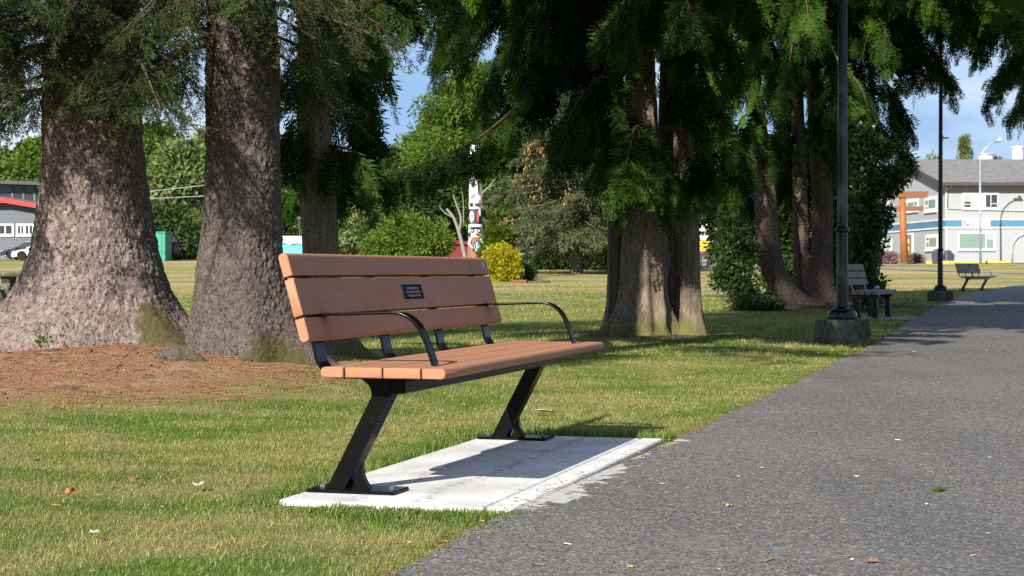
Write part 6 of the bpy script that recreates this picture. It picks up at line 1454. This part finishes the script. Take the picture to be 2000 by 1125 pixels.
def fallen_leaf(px, py, size, mat, label, seed, cat='leaf', name='fallen_leaf', h=.02, long=1.0):
    d = EYE * F / (py - HY); rg = random.Random(seed); p = at(px, py, d); n = 10; v = [(0, 0, h * .4)]
    for i in range(n):
        a = 2 * PI * i / n; r_ = size * (.6 + .4 * abs(math.sin(a * 2.5 + seed))); v.append((r_ * math.cos(a) * long, r_ * math.sin(a), h * rg.uniform(.1, 1.0)))
    f = [(0, 1 + i, 1 + (i + 1) % n) for i in range(n)]; me = bpy.data.meshes.new(name); me.from_pydata(v, [], f); me.materials.append(mat)
    o = link(name, me); on = p.x > edge_x(d); o.location = (p.x, d, (-.0025 if on else Z(p.x, d) + .022)); o.rotation_euler = (rg.gauss(0, .1), rg.gauss(0, .1), rg.uniform(0, 6)); md = o.modifiers.new('thickness', 'SOLIDIFY'); md.thickness = .0012
    tag(o, label, cat); return o
fallen_leaf(137, 966, .022, M['leaf_orange'], 'curled orange leaf lying on the grass at lower left', 1, h=.03)
fallen_leaf(262, 940, .022, M['leaf_brown'], 'small red-brown leaf in the grass above the curled orange leaf', 2)
fallen_leaf(388, 948, .026, M['lichen'], 'pale lichen scrap lying on the grass left of the pad', 3, 'lichen', 'lichen_scrap', .02, 1.2)
fallen_leaf(70, 904, .020, M['lichen'], 'pale lichen scrap on the grass at far left', 4, 'lichen', 'lichen_scrap')
fallen_leaf(1060, 806, .05, M['lichen'], 'pale lichen strand on the grass behind the far bench leg', 5, 'lichen', 'lichen_scrap', .02, 1.6)
fallen_leaf(185, 1048, .022, M['lichen'], 'grey scrap in the grass near the bottom left', 6, 'lichen', 'lichen_scrap')
fallen_leaf(1674, 930, .014, M['feather'], 'small white scrap on the asphalt path', 7, 'litter', 'paper_scrap', .008)
fallen_leaf(1424, 988, .013, M['leaf_tan'], 'tan leaf bit on the asphalt right of the pad', 8, h=.012)
fallen_leaf(1705, 1097, .018, M['leaf_brown'], 'brown leaf on the asphalt near the bottom edge', 9, h=.012, long=1.4)
fallen_leaf(1230, 1107, .012, M['leaf_tan'], 'pale leaf fleck on the asphalt at the bottom centre', 10, h=.01)
fallen_leaf(1782, 694, .055, M['hedge_leaf'], 'yellow-green cedar sprig lying on the path by the shade edge', 11, 'sprig', 'cedar_sprig', .02, 1.5)
fallen_leaf(1835, 957, .028, M['hedge_leaf'], 'yellow-green cedar sprig on the near asphalt', 12, 'sprig', 'cedar_sprig', .01, 1.6)

# small litter nobody would count: chips, needles, petals
def litter():
    rg = np.random.default_rng(77); V, Fq, k = [], [], 0; groups = {'litter_pale': [], 'litter_brown': []}
    def bits(n, xr_, yr_, zfun, size, longk, key):
        for i in range(n):
            x, y = xr_(), yr_()
            if isinstance(x, tuple): x, y = x
            groups[key].append((x, y, zfun(x, y), rg.uniform(*size), rg.uniform(*longk), rg.uniform(0, PI)))
    def onpath():
        y = 4.6 * (60 / 4.6) ** (rg.random() ** 1.3); return (edge_x(y) + .05 + rg.random() * 4.3, y)
    def onlawn():
        y = 4.6 * (26 / 4.6) ** rg.random(); return (edge_x(y) - .05 - rg.random() ** 1.2 * y * .62, y)
    def edge():
        y = 4.6 * (40 / 4.6) ** rg.random(); return (edge_x(y) + rg.normal(.015, .035), y)
    pz = lambda x, y: float(path_z(x, y)) + .003 if y > 10 else -.0015
    lz = lambda x, y: Z(x, y) + .024
    bits(150, onpath, lambda: 0, pz, (.003, .008), (1, 3), 'litter_pale'); bits(240, onpath, lambda: 0, pz, (.0025, .006), (1.5, 7), 'litter_brown')
    bits(110, onlawn, lambda: 0, lz, (.003, .0055), (1, 2), 'litter_pale'); bits(300, onlawn, lambda: 0, lz, (.0025, .005), (1, 5), 'litter_brown')
    bits(900, edge, lambda: 0, pz, (.002, .0048), (1, 4), 'litter_brown')
    # twigs and needles on the mound
    def mound(): a, r_ = rg.uniform(0, 2 * PI), rg.random() ** .6; return (-3.4 + 2.3 * r_ * math.cos(a), 12.0 + 2.0 * r_ * math.sin(a))
    bits(2600, mound, lambda: 0, lambda x, y: Z(x, y) + .008, (.004, .008), (2, 8), 'litter_brown')
    for key, L_ in groups.items():
        A = np.array(L_); n = len(A); q = np.zeros((n, 4, 3)); ca, sa = np.cos(A[:, 5]), np.sin(A[:, 5]); lg, wd = A[:, 3] * A[:, 4], A[:, 3]
        til = rg.uniform(-.003, .005, (n, 4))
        for j, (a, b) in enumerate(((-1, -.5), (1, -.7), (1.1, .6), (-.8, .7))):
            q[:, j, 0] = A[:, 0] + lg * a * ca - wd * b * sa; q[:, j, 1] = A[:, 1] + lg * a * sa + wd * b * ca; q[:, j, 2] = A[:, 2] + np.abs(til[:, j])
        me = npmesh(key, q.reshape(-1, 3), None, np.arange(4 * n).reshape(-1, 4), M[key]); o = link('ground_litter', me); tag(o, kind='stuff')
        o['label'] = 'pale flecks scattered on path and lawn' if 'pale' in key else 'brown needles and chips scattered on path, lawn and mound'
t = NT('litter_pale'); n = t.noise(t.pos(), 30, 2); M['litter_pale'] = t.done(t.bsdf(t.mix(n, (.40, .39, .36), (.72, .71, .68)), .8, .2))
t = NT('litter_brown'); n = t.noise(t.pos(), 37, 2); M['litter_brown'] = t.done(t.bsdf(t.ramp(n, [(.3, (.11, .045, .022)), (.5, (.30, .13, .055)), (.7, (.36, .25, .11))]), .8, .2))
litter()

# ------------------------------------------------------------------ grass
def in_pad(x, y, mrg=0.0):
    dx, dy = x - BO.x, y - BO.y; u = dx * BU.x + dy * BU.y; v = dx * BV.x + dy * BV.y
    return (u > -.12 - mrg) & (u < 2.47 + mrg) & (v > -.29 - mrg) & (v < .59 + mrg), u, v
def blades(n, r0, r1, hgt, wid, three, seed, name, lushonly=False):
    rg = np.random.default_rng(seed); a = rg.uniform(-.42, .42, n); r_ = np.sqrt(rg.uniform(r0 * r0, r1 * r1, n)); x, y = r_ * np.sin(a), r_ * np.cos(a)
    ed = edge_x(y) + (fbm(y * 3.1, 0 * y, 0, 8) - .5) * .07
    right = (x > ed - .030)
    ip, u, v = in_pad(x, y, .012)
    keep = ~right & ~ip
    # thin out on needle litter and on bare soil
    d1 = np.hypot((x + 3.5) / 2.55, (y - 12.4) / 2.45) + (fbm(x * 2.4, y * 2.4, 0, 55) - .5) * 1.0
    keep &= rg.random(n) > np.clip((1.02 - d1) / .25, 0, .94)
    d2 = np.hypot((x - 6.9) / 2.3, (y - 36.6) / 2.6); d3 = np.hypot(x - 1.75, (y - 21.9) * .8)
    keep &= rg.random(n) > np.maximum(np.clip((1.0 - d2) / .3, 0, .95), np.clip((1.05 - d3) / .25, 0, .95))
    # patchy: thinner where dry
    pn = fbm(x * .9, y * .9, 0, 60); keep &= rg.random(n) < .55 + .8 * np.clip(pn - .25, 0, .6)
    # tree bases
    for (tx, ty, tr_) in ((-3.16, 13, .62), (-1.99, 12.6, .40), (1.66, 21.7, .5), (6.4, 36.2, .6)): keep &= np.hypot(x - tx, y - ty) > tr_
    x, y, u, v = x[keep], y[keep], u[keep], v[keep]; ed = ed[keep]; n = len(x)
    near_pad = (u > -.34) & (u < 2.75) & (v > -.36) & (v < .83)
    e = np.clip(1 - (ed - x) / .16, 0, 1); far_side = (u > .0) | (v < -.05); lush = np.maximum(e * .75, near_pad * np.where(far_side, 1.0, .25)) * (.35 + .65 * (fbm(x * 5, y * 5, 0, 61) > .42))
    h = hgt * rg.uniform(.55, 1.25, n) * (1 + .35 * (fbm(x * 3, y * 3, 0, 62) - .5)) * (1 + lush * rg.uniform(.0, .9, n))
    w_ = wid * rg.uniform(.7, 1.3, n); az = rg.uniform(0, 2 * PI, n); ln = np.abs(rg.normal(.75, .55, n)) * h; fa = az + PI / 2 + rg.normal(0, .6, n)
    z = zt(x, y) - .004; dx, dy = np.cos(az) * ln, np.sin(az) * ln; sx, sy = np.cos(fa) * w_ / 2, np.sin(fa) * w_ / 2
    if three:
        V = np.zeros((n, 5, 3)); mid = .55
        V[:, 0] = np.stack([x - sx, y - sy, z], 1); V[:, 1] = np.stack([x + sx, y + sy, z], 1)
        V[:, 2] = np.stack([x + dx * .35 + sx * .8, y + dy * .35 + sy * .8, z + h * mid], 1); V[:, 3] = np.stack([x + dx * .35 - sx * .8, y + dy * .35 - sy * .8, z + h * mid], 1); V[:, 4] = np.stack([x + dx, y + dy, z + h * .95], 1)
        b = np.arange(n)[:, None] * 5; q = b + np.array([[0, 1, 2, 3]]); tr_ = b + np.array([[3, 2, 4]]); k = 5
    else:
        V = np.zeros((n, 3, 3)); V[:, 0] = np.stack([x - sx, y - sy, z], 1); V[:, 1] = np.stack([x + sx, y + sy, z], 1); V[:, 2] = np.stack([x + dx, y + dy, z + h * .95], 1)
        tr_ = np.arange(3 * n).reshape(-1, 3); q = None; k = 3
    me = npmesh(name, V.reshape(-1, 3), tr_, q, M['blade'])
    for nm, arr in (('rnd', np.clip(.75 * rg.random(n) + .25 * fbm(x * 14, y * 14, 0, 71), 0, 1)), ('lush', lush)):
        at_ = me.attributes.new(nm, 'FLOAT', 'POINT'); at_.data.foreach_set('value', np.repeat(arr, k).astype(np.float32))
    return me
for i, (n, r0, r1, h, w_, th) in enumerate(((340000, 4.0, 9.0, .0205, .0023, True), (420000, 9.0, 17.0, .025, .0042, False), (260000, 17.0, 34.0, .040, .0095, False), (170000, 34, 62, .045, .020, False))):
    o = link('grass', blades(n, r0, r1, h, w_, th, 900 + i, 'grass')); tag(o, kind='stuff')
    o['label'] = ('short mown grass in the foreground', 'short mown grass round the bench and mound', 'mown grass of the middle lawn', 'mown grass of the farther lawn')[i]
# long tufts overhanging the pad's edges
def tufts():
    rg = np.random.default_rng(5); P = []
    for i in range(520):
        s_ = rg.random()
        if s_ < .40: u, v = -.16 - abs(rg.normal(0, .10)), rg.uniform(-.34, .40)          # near end
        elif s_ < .72: u, v = rg.uniform(-.15, 2.5), .60 + abs(rg.normal(0, .05))   # back edge
        elif s_ < .93: u, v = 2.47 + abs(rg.normal(0, .10)), rg.uniform(-.32, .62)  # far end
        else: u, v = rg.uniform(-1.5, -.15), rg.normal(-.33, .03)
        P.append((u, v))
    V, A = [], []
    for (u, v) in P:
        c = BO + BU * u + BV * v; c.z = Z(c.x, c.y) - .01; nb = int(rg.integers(8, 22))
        for k in range(nb):
            a = rg.uniform(0, 2 * PI); h = rg.uniform(.025, .07) * (.62 if u < 0 else 1.0); l = h * rg.uniform(.2, .95); s_ = rg.uniform(.0016, .003); f = a + PI / 2
            o = (c.x + rg.normal(0, .014), c.y + rg.normal(0, .014), c.z); sx, sy = math.cos(f) * s_, math.sin(f) * s_; dx, dy = math.cos(a) * l, math.sin(a) * l
            V += [(o[0] - sx, o[1] - sy, o[2]), (o[0] + sx, o[1] + sy, o[2]), (o[0] + dx * .35 + sx, o[1] + dy * .35 + sy, o[2] + h * .6), (o[0] + dx * .35 - sx, o[1] + dy * .35 - sy, o[2] + h * .6), (o[0] + dx, o[1] + dy, o[2] + h)]; A += [rg.random()] * 5
    n = len(V) // 5; b = np.arange(n)[:, None] * 5
    me = npmesh('grass', V, b + np.array([[3, 2, 4]]), b + np.array([[0, 1, 2, 3]]), M['blade'])
    x = me.attributes.new('rnd', 'FLOAT', 'POINT'); x.data.foreach_set('value', np.array(A, np.float32)); x = me.attributes.new('lush', 'FLOAT', 'POINT'); x.data.foreach_set('value', np.full(5 * n, .85, np.float32))
    o = link('grass', me); tag(o, kind='stuff'); o['label'] = 'longer grass tufts along the edges of the concrete pad'
tufts()
